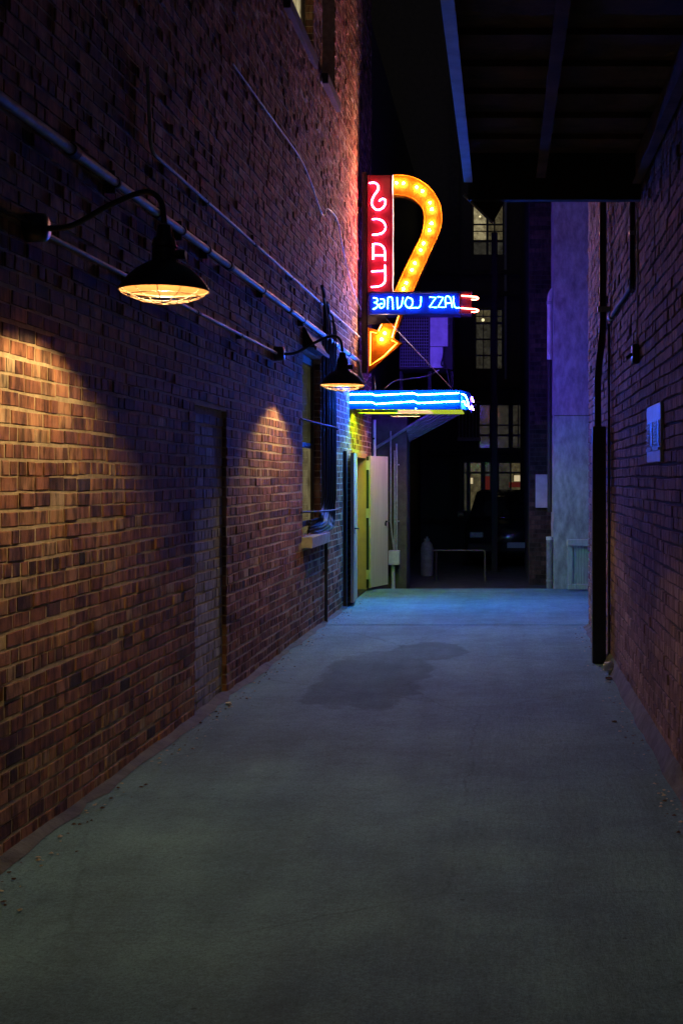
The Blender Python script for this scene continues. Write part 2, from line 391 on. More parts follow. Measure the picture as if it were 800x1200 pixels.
def build_bricks(bricks, face, sgn, ang, root, material, seed, hidden=lambda D, z: False, limit=300, recess=0):
    rs = random.Random(seed)
    vis = [b for b in bricks if in_view(face(b[0]), b[0], b[1]) and not hidden(b[0], b[1])]
    vis.sort(key=lambda b: -(b[2] / b[0] ** 3)); top = set(id(b) for b in vis[:limit])
    meshes = {}
    H = COURSE - JOINT
    mass = MB(); n = 0
    for b in bricks:
        D, z, L, p, t, q = b
        if id(b) in top:
            lk = 0 if L > .15 else (1 if L > .07 else 2); key = (lk, int(t * 7.99), int(q * 3))
            if key not in meshes:
                mb = MB(); mb.tint = t; ref = (.1885, .0885, .05)[lk]
                mb.add([(x * sgn, y, zz) for x, y, zz in brick_verts(ref, H, .0085, rs)], BRF if sgn > 0 else [f[::-1] for f in BRF])
                me = mb.mesh('brick', tint=True); me.materials.append(material); meshes[key] = (me, ref)
            me, ref = meshes[key]
            o = bpy.data.objects.new('brick', me); COL.objects.link(o); o.parent = root
            bx, by, bz = BASE[root.name]
            o.location = (face(D) + sgn * (p - .0085) - bx, D - by, z - bz); o.rotation_euler = (rs.uniform(-.012, .012), 0, ang); o.scale = (1, L / ref, 1)
        else:
            fx = face(D); mass.tint = t; ca, sa = math.cos(ang), math.sin(ang)
            vv = [(x * sgn, y, zz) for x, y, zz in brick_verts(L, H, p, rs)]
            mass.add([(fx + x * ca - y * sa, D + x * sa + y * ca, z + zz) for x, y, zz in vv], BRF if sgn > 0 else [f[::-1] for f in BRF])
    return obj('brickwork', mass, material, root, kind='stuff', tint=True)
def sheet(mb, face, D0, D1, z0, z1, holes, sgn):
    ys = sorted({D0, D1, *[h for q in holes for h in q[:2] if D0 < h < D1]}); zs = sorted({z0, z1, *[h for q in holes for h in q[2:] if z0 < h < z1]})
    for a, b in zip(ys, ys[1:]):
        for c, d in zip(zs, zs[1:]):
            if any(h[0] <= a and b <= h[1] and h[2] <= c and d <= h[3] for h in holes): continue
            q = [(face(a), a, c), (face(b), b, c), (face(b), b, d), (face(a), a, d)]
            mb.add(q, [(0, 1, 2, 3) if sgn > 0 else (3, 2, 1, 0)])

# left building -----------------------------------------------------
ANG = -math.atan(.0125)
LB = thing('brick_building', 'tall red brick building with windows and double doors down the left side', 'building', (XL(8), 8, 0))
REC = (9.07, 10.06, -.1, 2.22); WLOW = (13.6, 14.85, 1.06, 3.07); WUP1 = (12.55, 14.3, 6.4, 8.9); WUP2 = (14.95, 16.0, 6.4, 8.9); DOOR = (17.72, 19.3, -.1, 2.06)
HOLES = [REC, WLOW, WUP1, WUP2, DOOR]
m = MB(); sheet(m, XL, -8, 20, -.13, 10.5, HOLES, 1)
def reveals(mb, h, depth):
    a, b, c, d = h
    for y in (a, b): mb.add([(XL(y), y, c), (XL(y) - depth, y, c), (XL(y) - depth, y, d), (XL(y), y, d)], [(0, 1, 2, 3)])
    for z in (c, d): mb.add([(XL(a), a, z), (XL(b), b, z), (XL(b) - depth, b, z), (XL(a) - depth, a, z)], [(0, 1, 2, 3)])
for h in (WLOW, WUP1, WUP2): reveals(m, h, .26)
reveals(m, REC, .035); reveals(m, DOOR, .3)
sheet(m, lambda D: XL(D) - .035, REC[0], REC[1], -.1, REC[3], [], 1)
m.add([(XL(20), 20, -.13), (-7, 20, -.13), (-7, 20, 10.5), (XL(20), 20, 10.5)], [(0, 1, 2, 3)])          # end wall
m.add([(XL(-8), -8, 10.5), (XL(20), 20, 10.5), (-7, 20, 10.5), (-7, -8, 10.5)], [(0, 1, 2, 3)])          # roof line
m.add([(-7, -8, -.13), (-7, -8, 10.5), (-7, 20, 10.5), (-7, 20, -.13)], [(0, 1, 2, 3)])
m.add([(XL(-8), -8, -.13), (XL(-8), -8, 10.5), (-7, -8, 10.5), (-7, -8, -.13)], [(0, 1, 2, 3)])
obj('wall', m, M['mortar'], LB)
bl = lay_bricks(XL, 1, 2.4, 20, 10.45, HOLES, 5)
build_bricks(bl, XL, 1, ANG, LB, M['brick'], 21)
inf = lay_bricks(XL, 1, REC[0] + .006, REC[1] - .006, REC[3] - .01, [], 9)
build_bricks(inf, lambda D: XL(D) - .035, 1, ANG, LB, M['brick_pale'], 22, limit=0)
m = MB(); rs = random.Random(4)                       # brick returns in the openings' far jambs
for (a, b, c, d), dep in ((WLOW, .075), (WUP1, .085), (REC, .03)):
    for k in range(int(max(c, 0) / COURSE), int(d / COURSE)):
        m.tint = rs.uniform(.2, .8); z = k * COURSE
        m.box(XL(b) - dep, XL(b) - .002, b - .008, b + .02, z + .006, z + COURSE - .006)
obj('jamb_bricks', m, M['brick'], LB, kind='stuff', tint=True)
def window(h, frame_mat, sill_out, pane_mats, dep, mull=()):
    a, b, c, d = h; x = XL((a + b) / 2) - dep; zc = (c + d) / 2
    f = MB()
    for y0, y1 in ((a + .004, a + .06), (b - .045, b - .012)): f.box(x - .018, x + .012, y0, y1, c + .1, d - .004)
    f.box(x - .016, x + .01, a + .06, b - .045, d - .09, d - .006); f.box(x - .016, x + .01, a + .06, b - .045, c + .1, c + .16)
    f.box(x - .014, x + .008, a + .06, b - .045, zc - .03, zc + .03)
    for y in mull: f.box(x - .012, x + .006, y - .02, y + .02, c + .16, d - .09)
    wn = obj('window', f, frame_mat, LB)
    for z0, z1, pm in ((c + .02, zc, pane_mats[0]), (zc + .002, d - .02, pane_mats[1])): obj('pane', MB().box(x - .03, x - .02, a + .02, b - .02, z0, z1), pm, wn)
    s = MB(); s.box(x - .05, XL(b) + sill_out, a - .06, b + .08, c - .11, c + .012, bev=.008); obj('sill', s, M['stone'] if c < 3 else M['mortar_dark'], wn)
    return wn
window_glow('blind glow', (.4, .34, .17), .42, 2.5); window_glow('faint blind glow', (.2, .2, .1), .2, 2.5); window_glow('pale blind glow', (.62, .52, .28), .9, 2.5)
window(WLOW, M['brown_frame'], .1, (M['blind glow'], M['faint blind glow']), .085)
window(WUP1, M['brown_frame'], .05, (M['pale blind glow'], M['pale blind glow']), .1)
window(WUP2, M['brown_frame'], .07, (M['glass_dark'], M['glass_dark']), .16, (15.5,))
# doorway, frame and the two leaves standing open
a, b, c, d = DOOR
m = MB(); m.box(-4.5, XL(18) - .3, a - .3, b + .3, -.1, -.02); m.box(-4.5, -4.45, a - .3, b + .3, -.02, 2.6); m.box(-4.45, XL(18) - .31, a - .3, a - .25, -.02, 2.6); m.box(-4.45, XL(18) - .31, b + .25, b + .3, -.02, 2.6); m.box(-4.5, XL(18) - .3, a - .3, b + .3, 2.6, 2.65)
obj('vestibule', m, M['brown_frame'], LB)
m = MB()
m.box(XL(a) - .2, XL(a) + .015, a + .003, a + .07, 0, d - .07); m.box(XL(b) - .2, XL(b) + .015, b - .09, b - .004, 0, d - .07); m.box(XL(a) - .2, XL(b) + .012, a + .004, b - .004, d - .07, d - .003)
M['tan_frame'] = mat('tan painted door frame', (.5, .25, .14), .6, var=.1, scale=5); obj('door_frame', m, M['tan_frame'], LB)
m = MB().box(XL(18) - .3, XL(18) + .02, a + .08, b - .1, .003, .03); obj('threshold', m, M['dark_steel'], LB)
def door_leaf(h, e, z0, z1, th=.045, lever=True):
    h, e = Vector((*h, 0)), Vector((*e, 0)); t = (e - h).normalized(); nrm = Vector((-t.y, t.x, 0)); W = (e - h).length
    q = [h + nrm * th / 2, e + nrm * th / 2, e - nrm * th / 2, h - nrm * th / 2]
    m = MB(); m.slab([(p.x, p.y) for p in q], z0, z1); leaf = obj('door', m, M['cream_door'], LB)
    k = MB()
    for s in (1, -1):
        p = e - t * .09 + nrm * s * th / 2
        k.tube([p + Vector((0, 0, 1.03)), p + nrm * s * .05 + Vector((0, 0, 1.03)), p + nrm * s * .05 - t * .09 + Vector((0, 0, 1.025))], .011, 6)
        k.tube([p + Vector((0, 0, .99)), p + nrm * s * .006 + Vector((0, 0, .99))], .035, 8)
    obj('handle', k, M['black_metal'], leaf)
    for z in (z0 + .2, (z0 + z1) / 2, z1 - .22):
        hg = MB(); p = h - t * .012; hg.tube([p + Vector((0, 0, z - .06)), p + Vector((0, 0, z + .06))], .014, 8); obj('hinge', hg, M['grey_paint'], leaf)
    return leaf
door_leaf((XL(17.7) + .045, 17.72), (XL(16.92) + .10, 16.92), .05, 2.03)
m = MB().box(XL(19.3) + .014, XL(19.3) + .05, 19.2, 19.24, .05, 2.02); obj('dark_gap_strip', m, M['rubber'], LB)  # black strip stands in for the unlit gap between jamb and leaf
for z in (.18, 1.1, 1.82): obj('hinge_plate', MB().box(XL(19.3) + .012, XL(19.3) + .06, 19.185, 19.198, z, z + .14), M['cream_door'], LB)
L2 = door_leaf((XL(19.3) + .052, 19.25), (-1.79, 19.86), .05, 2.03)
m = MB(); m.box(XL(16.8) - .004, XL(16.8) + .045, 16.76, 16.88, .02, 2.05); obj('door_catch_post', m, M['brown_frame'], LB)

# right wall ---------------------------------------------------------
RW = thing('brick_wall', 'long dusty brown brick wall down the right side of the alley', 'wall', (XR, 8, 0))
fr = lambda D: XR
m = MB(); sheet(m, fr, -8, 14.7, -.13, 7.5, [], -1)
m.add([(XR, 14.7, -.13), (3.6, 14.7, -.13), (3.6, 14.7, 7.5), (XR, 14.7, 7.5)], [(3, 2, 1, 0)])
m.add([(XR, -8, 7.5), (XR, 14.7, 7.5), (3.6, 14.7, 7.5), (3.6, -8, 7.5)], [(0, 1, 2, 3)])
m.add([(XR, -8, -.13), (3.6, -8, -.13), (3.6, -8, 7.5), (XR, -8, 7.5)], [(0, 1, 2, 3)])
obj('wall', m, M['mortar_dark'], RW)
br = lay_bricks(fr, -1, 3, 14.7, 7.45, [], 15)
build_bricks(br, fr, -1, 0, RW, M['brick_right'], 23, hidden=lambda D, z: z > 3.66 and D < 9.3)
# overhead deck --------------------------------------------------------
OV = thing('overhead_deck', 'dark steel decked overhang above the right side of the alley', 'overhang', (.4, 9.1, 3.67))
m = MB()
for k in range(26):                                   # ribbed deck
    y0 = -4 + k * .5; m.box(-.24, XR - .02, y0, y0 + .22, 3.95, 4.02); m.box(-.24, XR - .02, y0 + .22, y0 + .5, 3.985, 4.06)
obj('deck', m, M['rust_deck'], OV)
m = MB().box(-.24, XR - .02, 9.06, 9.14, 3.67, 4.1); obj('end_beam', m, M['dark_steel'], OV)
for x0, x1, z0, zz in ((-.265, -.205, 3.75, 4.1), (.235, .3, 3.78, 3.94), (.9, .96, 3.74, 3.94)):
    m = MB().box(x0, x1, -4, 8.88, z0, z0 + .014); m.box((x0 + x1) / 2 - .008, (x0 + x1) / 2 + .008, -4, 8.88, z0 + .016, zz)
    obj('beam', m, M['grey_paint'] if x0 < 0 else M['rust_deck'], OV)
p1, p2, p3 = at(543, 226, 9.1), at(590, 236, 9.1), at(577, 259, 9.1)
m = MB().prism([(p1[0], p1[2]), (p2[0], p2[2]), (p3[0], p3[2])], 9.15, 9.17); obj('gusset', m, M['dark_steel'], OV)
m = MB().tube([(p1[0], 9.16, p1[2]), (p3[0], 9.16, p3[2])], .012, 6); obj('gusset_edge', m, M['grey_paint'], OV)

# ------------------------------------------------------------------ gooseneck lamps
def make_lamp(D, z, label):
    X = XL(D) + .645; zr = z                          # rim centre
    r = thing('gooseneck_lamp', label, 'lamp', (XL(D), D, zr + .3), 'gooseneck lamps on the left brick wall')
    prof = [(.207, 0), (.204, .012), (.19, .03), (.165, .062), (.125, .098), (.085, .122), (.058, .135), (.055, .19), (.045, .2), (.0005, .2)]
    m = MB().lathe(prof, (X, D, zr), 40); obj('shade', m, M['black_metal'], r)
    m = MB().lathe([(.2035, .003), (.198, .012), (.184, .03), (.158, .06), (.118, .094), (.078, .116), (.0005, .12)], (X, D, zr), 40); obj('reflector', m, M['enamel'], r)
    m = MB().lathe([(.058, .2), (.05, .24), (.035, .25), (.03, .3), (.0005, .3)], (X, D, zr), 20); m.tube([(X + .05, D, zr + .165), (X + .1, D, zr + .165)], .022, 8); obj('socket', m, M['black_metal'], r)
    m = MB().ball((X, D, zr + .103), .02, 12, 8, sq=1.2); obj('bulb', m, M['lamp glow'], r)
    g = MB()
    def ring(rad, h, t): g.tube([(X + rad * math.cos(q), D + rad * math.sin(q), zr + h) for q in np.linspace(0, 2 * math.pi, 40, endpoint=False)], t, 5, closed=True)
    ring(.2055, -.002, .005); ring(.165, -.03, .0022); ring(.115, -.05, .0022); ring(.06, -.06, .0022)
    for k in range(12):
        q = 2 * math.pi * k / 12 + .1
        g.tube([(X + rr * math.cos(q), D + rr * math.sin(q), zr + h) for rr, h in ((.205, -.004), (.19, -.018), (.165, -.03), (.115, -.05), (.06, -.06), (.02, -.062))], .002, 4)
    obj('wire_guard', g, M['enamel'], r)
    zb = zr + .29
    path = smooth([(XL(D) + .03, D, zb), (XL(D) + .2, D, zb + .005), (XL(D) + .38, D, zb + .1), (X - .1, D, zb + .165), (X - .02, D, zb + .13), (X, D, zb + .02)], 7)
    m = MB().tube(path, .0135, 10); obj('arm', m, M['black_metal'], r)
    m = MB().lathe([(.0005, .1), (.05, .098), (.066, .085), (.068, .02), (.068, 0)], (XL(D) + .004, D, zb), 20, axis='x'); obj('junction_box', m, M['black_metal'], r)
    return r
LZ = 2.575
lamp = make_lamp(5.96, LZ, 'large black gooseneck lamp at left with its wire guard nearest the viewer')
l2 = copy_tree(lamp); l2.location = (XL(12.0), 12.0, LZ + .3); l2['label'] = 'smaller looking gooseneck lamp beside the bundle of black cables'

# ------------------------------------------------------------------ pipes and cables on the left wall
def wall_pipe(name, label, cat, z, D0, D1, r, off, material, couplings=(), straps=(), extra=(), pre=()):
    t = thing(name, label, cat, (XL(D0) + off, D0, z), 'conduits running along the left wall')
    pts = fillet([*pre, (XL(D0) + off, D0, z), (XL(D1) + off, D1, z), *extra], .1)
    m = MB().tube(pts, r, 10); obj('pipe', m, material, t)
    for y in couplings:
        m = MB().tube([(XL(y) + off, y - .04, z), (XL(y) + off, y + .04, z)], r * 1.35, 10); obj('coupling', m, M['dark_steel'], t)
    for y in straps:
        m = MB().tube([(XL(y) + off, y - .012, z), (XL(y) + off, y + .012, z)], r * 1.22, 10); m.box(XL(y), XL(y) + off, y - .012, y + .012, z - r * 2.4, z + r * 2.4); obj('strap', m, M['dark_steel'], t)
    return t
wall_pipe('conduit', 'thick galvanised conduit running above the lamps on left wall', 'conduit', 3.34, 3.5, 17.9, .026, .06, M['galv'], (6.42, 7.95, 9.9, 12.5, 14.8, 16.9), (7.1, 8.5, 9.2, 11.2, 13.3, 15.8), extra=[(XL(18.0) + .06, 18.0, 3.2), (XL(18.2) + .1, 18.25, 3.0)])
wall_pipe('conduit', 'thin conduit high above the thick one on the left wall', 'conduit', 3.705, 7.87, 18.4, .0125, .035, M['galv'], (11.0, 14.6), (9.3, 12.8, 16.3), pre=[(XL(7.8) + .035, 7.8, 4.2)])
wall_pipe('conduit', 'thin conduit linking the junction boxes of the two lamps', 'conduit', LZ + .285, 6.05, 11.9, .0125, .045, M['galv'], (9.0,), (7.4, 10.4))
wall_pipe('conduit', 'short thin conduit entering the near lamp from the left edge', 'conduit', LZ + .3, 3.3, 5.88, .011, .045, M['dark_steel'], (), (4.9,))
t = thing('wall_cable', 'loose cable drooping across the upper brick wall', 'cable', (XL(13), 13, 4.9))
m = MB().tube(smooth([(XL(10.2) + .02, 10.2, 5.0), (XL(11.4) + .03, 11.4, 5.0), (XL(13.2) + .03, 13.2, 5.02), (XL(14) + .03, 14, 4.92), (XL(14.8) + .03, 14.8, 4.74), (XL(15.2) + .03, 15.2, 4.9), (XL(16) + .03, 16, 4.93), (XL(16.4) + .03, 16.4, 4.72), (XL(17) + .03, 17, 4.45), (XL(17.9) + .03, 17.9, 4.2), (XL(18.3) + .05, 18.3, 4.1)]), .008, 6)
obj('cable', m, M['cable_grey'], t)
for y, z in ((11.4, 5.0), (13.2, 5.02), (16, 4.93)): obj('clip', MB().box(XL(y) - .002, XL(y) + .035, y - .02, y + .02, z - .015, z + .015), M['galv'], t)
# bundle of cables beside the tall window
t = thing('cable_bundle', 'bundle of thick black cables strapped down past the tall window', 'cables', (XL(14.9) + .08, 14.9, 1.1))
for k in range(11):
    y = 14.72 + k * .088; x = XL(y) + .05 + .03 * (k % 2); top = 3.3 + (k * 37 % 5) * .07; zlow = 1.3 - .018 * k; rad = (.017, .012, .02, .013)[k % 4]
    if k in (1, 2, 5, 6): hd = [(x + .01, y - .34, top + .3), (x + .01, y - .2, top + .24), (x, y - .06, top + .06)]
    else: hd = [(XL(y) + .02, y, top + .1), (x, y, top)]
    x2 = XL(y) + .05
    pts = smooth([*hd, (x, y, 3.0), (x + .004 * (k % 3), y + .01, 2.3), (x, y, 1.66)], 5) + smooth([(x, y, 1.5), (x2, y - .03, zlow + .1), (x2, y - .12, zlow + .03), (x2, y - .26, zlow - .02), (x2 - .01, 14.62 - .02 * k, zlow - .06), (XL(14.4) - .05, 14.4 - .02 * k, zlow - .09)], 5)
    obj('cable', MB().tube(pts, rad, 8), M[('rubber', 'rubber', 'dark_steel', 'rubber')[k % 4]], t)
for z in (2.3, 1.32): obj('strap', MB().tube([(XL(13.45) + .015, 13.45, z + .02), (XL(14.6) + .1, 14.6, z), (XL(15.1) + .125, 15.1, z), (XL(15.6) + .11, 15.55, z), (XL(15.7) + .01, 15.68, z - .02)], .011, 6), M['dark_steel'], t)
t = thing('drain_pipe', 'thin black pipe dropping from the cable bundle to the ground', 'pipe', (XL(15.05) + .03, 15.05, 0))
obj('pipe', MB().tube([(XL(15.05) + .035, 15.05, .005), (XL(15.05) + .035, 15.05, 1.4)], .019, 8), M['rubber'], t)
obj('clip', MB().box(XL(15.05) - .002, XL(15.05) + .06, 15.02, 15.08, .6, .63), M['dark_steel'], t)
t = thing('window_hood', 'small metal box hood over the tall window head', 'hood', (XL(14.2), 14.2, 3.1))
m = MB().prism([(XL(14) + .0, 3.09), (XL(14) + .14, 3.09), (XL(14) + .02, 3.3), (XL(14), 3.3)], 13.6, 14.55); obj('cover', m, M['dark_steel'], t)
obj('lip', MB().box(XL(14) + .13, XL(14) + .15, 13.58, 14.57, 3.06, 3.1), M['dark_steel'], t)

# ------------------------------------------------------------------ neon blade sign
SD = 18.2; K = SD / F
def sp(px, py, dy=0): return ((px - CX) * K, SD + dy, EYE - (py - CY) * K)
SG = thing('neon_sign', 'glowing neon blade sign with red panel and bulb studded arrow', 'sign', sp(428, 372))
def sx(px): return (px - CX) * K
def sz(py): return EYE - (py - CY) * K
post = MB().box(sx(423), sx(428.5), SD + .08, SD + .2, sz(436), sz(200)); post.box(XL(18.3) - .02, sx(424), SD + .1, SD + .16, sz(240), sz(236)); post.box(XL(18.3) - .02, sx(424), SD + .1, SD + .16, sz(375), sz(371))
obj('mast', post, M['dark_steel'], SG)
pan = obj('red_panel', MB().box(sx(430), sx(459.6), SD, SD + .26, sz(343.4), sz(205), bev=.006), M['red_panel'], SG)
m = MB()
for q in ((459.7, 460.6),): m.box(sx(q[0]), sx(q[1]), SD - .02, SD + .05, sz(343), sz(205))
obj('trim', m, M['white_paint'], pan)
def zm(pts): return [(425 + x / 8, 200 + y / 8) for x, y in pts]
LET = [zm([(62, 122), (110, 118), (143, 145), (140, 190), (105, 240), (84, 300), (98, 345), (135, 372), (180, 360), (208, 325), (212, 285), (185, 268), (155, 290)]),
       zm([(90, 460), (140, 458), (190, 480), (215, 530), (195, 580), (145, 600), (92, 606)]),
       None, None]
def letter(strokes, root, material, back_mat, r, back_w, straight=()):
    tb = MB(); bk = MB()
    for i, s in enumerate(strokes):
        P = [sp(x, y, -.035) for x, y in s]; Q = smooth(P, 5) if i not in straight else P
        tb.tube(Q, r, 8)
        bk.tube([(x, SD - .007, z) for x, y, z in (Q)], back_w, 6, flat=.12, up=(0, 1, 0))
    o = obj('neon_letter', tb, material, root); obj('letter_face', bk, back_mat, o); return o
M['pink_face'] = mat('pink letter face', (.16, .02, .022), .5, var=.06); M['ice_face'] = mat('pale blue letter face', (.015, .07, .12), .5, var=.06)
letter([LET[0]], pan, M['red neon'], M['pink_face'], .0075, .03)
letter([LET[1]], pan, M['red neon'], M['pink_face'], .0075, .03)
letter([zm([(97, 835), (97, 690)]), zm([(97, 692), (150, 692), (190, 715), (207, 760), (210, 845)]), zm([(100, 797), (208, 797)])], pan, M['red neon'], M['pink_face'], .0075, .03, (0, 2))
letter([zm([(85, 948), (205, 942)]), zm([(208, 890), (212, 1000), (200, 1055), (160, 1085), (80, 1095)])], pan, M['red neon'], M['pink_face'], .0075, .03, (0,))
# arrow: centre line of the ribbon and its shaft
def zp(x, y): return sp(425 + x / 8, 200 + y / 8)
outer = zm([(283, 40), (360, 40), (450, 52), (540, 90), (620, 150), (685, 230), (725, 320), (742, 420), (735, 520), (705, 610), (650, 730), (560, 930), (460, 1150)])
inner = zm([(290, 1150), (375, 960), (470, 765), (530, 645), (562, 560), (575, 470), (572, 400), (550, 340), (500, 285), (430, 245), (360, 230), (283, 226)])
so_, si_ = smooth([(x, y, 0) for x, y in outer], 4), smooth([(x, y, 0) for x, y in inner], 4)
n = min(len(so_), len(si_))
def resample(P, n):
    P = [Vector(p) for p in P]; d = [0]
    for a, b in zip(P, P[1:]): d.append(d[-1] + (b - a).length)
    out = []
    for k in range(n):
        t = d[-1] * k / (n - 1); i = max(j for j in range(len(d) - 1) if d[j] <= t + 1e-9); f = (t - d[i]) / max(d[i + 1] - d[i], 1e-9); out.append(P[i].lerp(P[i + 1], min(f, 1)))
    return out
A, B = resample(so_, 48), resample(si_[::-1], 48)
ar = MB(); V = []; 
for a, b in zip(A, B):
    for q, dy in ((a, 0), (b, 0), (a, .24), (b, .24)): x, y, z = sp(q.x, q.y, dy); V.append((x, y, z))
Fc = []
for i in range(47):
    j = i + 1; Fc += [(4 * i, 4 * i + 1, 4 * j + 1, 4 * j), (4 * i + 2, 4 * j + 2, 4 * j + 3, 4 * i + 3), (4 * i, 4 * j, 4 * j + 2, 4 * i + 2), (4 * i + 1, 4 * i + 3, 4 * j + 3, 4 * j + 1)]
ar.add(V, Fc); arrow = obj('arrow_ribbon', ar, M['yellow_panel'], SG)
tr = MB(); tr.tube([sp(q.x, q.y, -.004) for q in A], .009, 6); tr.tube([sp(q.x, q.y, -.004) for q in B], .009, 6); obj('rim', tr, M['orange_panel'], arrow)
BUL = [(315, 120), (382, 122), (505, 160), (560, 197), (630, 305), (648, 368), (643, 497), (622, 566), (570, 685), (542, 750), (488, 870), (461, 934), (408, 1055), (381, 1112)]
for x, y in BUL:
    px, py = 425 + x / 8, 200 + y / 8; c = sp(px, py, -.042)
    obj('bulb', MB().ball(c, .0142, 10, 6), M['bulb glow'], arrow)
# arrow head and short shaft under the lounge box
def zh(pts): return [(425 + x * .075, 366 + y * .075) for x, y in pts]
hd = zh([(75, 235), (225, 285), (275, 185), (300, 175), (500, 175), (600, 0), (640, 0), (480, 410), (610, 480), (85, 945)])
hd = [(sx(x), sz(y)) for x, y in hd]
head = obj('arrow_head', MB().prism(hd, SD - .01, SD + .2), M['orange_panel'], SG)
nl = MB(); nl.tube([sp(x, y, -.035) for x, y in zh([(220, 330), (125, 305), (115, 835), (330, 690), (540, 480), (450, 440)])], .006, 6); nl.tube([sp(x, y, -.035) for x, y in zh([(245, 290), (300, 190)])], .005, 6); nl.tube([sp(x, y, -.035) for x, y in zh([(455, 400), (560, 60)])], .006, 6)
obj('neon_outline', nl, M['amber neon'], head)
for x, y in ((345, 332), (298, 428)):
    c = zh([(x, y)])[0]; obj('bulb', MB().ball(sp(*c, -.052), .0142, 10, 6), M['bulb glow'], head)
# lounge box
lb = obj('lounge_box', MB().box(sx(433), sx(538.5), SD - .06, SD + .3, sz(369), sz(344), bev=.005), M['blue_panel'], SG)
tip = obj('box_tip', MB().box(sx(538.7), sx(552), SD - .05, SD + .28, sz(368.6), sz(343.6), bev=.005), M['red_panel'], SG)
m = MB().box(sx(430), sx(452), SD + .02, SD + .16, sz(379.5), sz(369.5)); obj('bracket', m, M['dark_steel'], SG)
def zl(pts): return [(428 + x * .1725, 336 + y * .1725) for x, y in pts]
def blue_letter(strokes, straight=()):
    tb = MB(); bk = MB()
    for i, s in enumerate(strokes):
        P = [sp(x, y, -.09) for x, y in zl(s)]; Q = P if i in straight else smooth(P, 4)
        tb.tube(Q, .0052, 8); bk.tube([(x, SD - .066, z) for x, y, z in Q], .017, 6, flat=.12, up=(0, 1, 0))
    o = obj('neon_letter', tb, M['blue neon'], lb); obj('letter_face', bk, M['ice_face'], o)
blue_letter([[(56, 82), (78, 84), (86, 98), (76, 112), (62, 114)], [(76, 114), (86, 128), (78, 148), (54, 158)]])
blue_letter([[(104, 90), (126, 92), (133, 112), (128, 140), (108, 150), (98, 136), (104, 122), (120, 122)]])
blue_letter([[(154, 156), (156, 80)], [(156, 82), (172, 76), (186, 90), (190, 158)]], (0,))
blue_letter([[(218, 78), (222, 156)], [(222, 154), (246, 136), (258, 78)]], (0,))
blue_letter([[(288, 78), (318, 90), (322, 122), (304, 148), (282, 140), (272, 112), (288, 78)], [(300, 150), (352, 148)]], (1,))
blue_letter([[(380, 74), (376, 130), (362, 148), (340, 148)]])
blue_letter([[(438, 76), (480, 80), (436, 144), (486, 146)]], (0,))
blue_letter([[(490, 74), (530, 78), (494, 144), (536, 146)]], (0,))
blue_letter([[(546, 146), (545, 80), (566, 72), (580, 90), (590, 146)], [(546, 118), (586, 116)]], (1,))
blue_letter([[(598, 72), (604, 132), (616, 148), (642, 148)]])
for z in (sz(350), sz(362)): obj('neon_tube', MB().tube([(sx(445), SD + .335, z), (sx(530), SD + .335, z)], .0062, 8), M['violet neon'], lb)
for y0 in (66, 150):
    P = [sp(x, y, d) for (x, y), d in zip(zl([(652, y0), (700, y0 + 4), (748, y0 + 8), (766, y0 + 14), (752, y0 + 22), (720, y0 + 22)]), (-.08, -.08, -.08, -.05, -.02, -.01))]
    obj('neon_pointer', MB().tube(smooth(P, 4), .0085, 8), M['pointer neon'], tip)
m = MB().box(sx(432), sx(552.5), SD - .058, SD + .29, sz(343.2), sz(342.6)); obj('cap_strip', m, M['dark_steel'], lb)

# ------------------------------------------------------------------ canopy over the doors
CN = thing('neon_canopy', 'blue canopy ringed with neon tubes over the double doors', 'canopy', (XL(18.1), 18.1, 2.65))
Y0, Y1, Z0, Z1 = 17.35, 18.95, 2.645, 2.885
x0, xm1, xm2, x1 = XL(Y0) + .005, -1.74, -1.17, -.56
body = MB(); body.slab([(x0, Y0 + .05), (-.6, Y0 + .05), (-.47, Y0 + .42), (-.47, Y1), (XL(Y1) + .005, Y1)], Z0 + .012, Z1 - .01); can = obj('box', body, M['fascia_blue'], CN)
for k, (a, b) in enumerate(((x0, xm1), (xm1, xm2), (xm2, x1))):
    d = .012 * k
    obj('fascia_panel', MB().box(a + .003, b - .003, Y0 - d, Y0 + .048, Z0 - .013 - .003 * k, Z1 + .003 * k, bev=.004), M['fascia_blue'], CN)
q = Vector((x1 + .003, Y0 + .0, 0)); e = Vector((-.445, Y0 + .42, 0)); nn = Vector((e.y - q.y, -(e.x - q.x), 0)).normalized()
obj('fascia_panel', MB().slab([(q.x, q.y), (e.x, e.y), (e.x - nn.x * .03, e.y - nn.y * .03), (q.x - nn.x * .03, q.y - nn.y * .03)], Z0 - .01, Z1), M['fascia_blue'], CN)
obj('fascia_panel', MB().box(-.468, -.45, Y0 + .43, Y1, Z0, Z1), M['fascia_blue'], CN)
for zt, nm in ((Z1 - .055, 0), (Z0 + .075, 1)):
    P = [(x0 + .01, Y0 - .03, zt), (xm1 - .02, Y0 - .03, zt + .004), (xm1 + .03, Y0 - .045, zt - .014 - nm * .008), (xm2 - .02, Y0 - .045, zt + .014), (xm2 + .03, Y0 - .06, zt - .01), (x1 - .02, Y0 - .06, zt + .016)]
    obj('neon_tube', MB().tube(P, .0068, 8), M['ice blue neon'], CN)
P1 = [(x1 + .01, Y0 - .03, Z1 - .05), (x1 + .05, Y0 + .03, Z1 - .06), (x1 + .075, Y0 + .1, Z1 - .1), (x1 + .1, Y0 + .2, Z0 + .06)]
P2 = [(x1 + .02, Y0 - .03, Z0 + .085), (x1 + .05, Y0 + .04, Z0 + .09), (x1 + .06, Y0 + .1, Z0 + .05), (x1 + .1, Y0 + .2, Z0 + .035), (x1 + .115, Y0 + .26, Z0 + .0)]
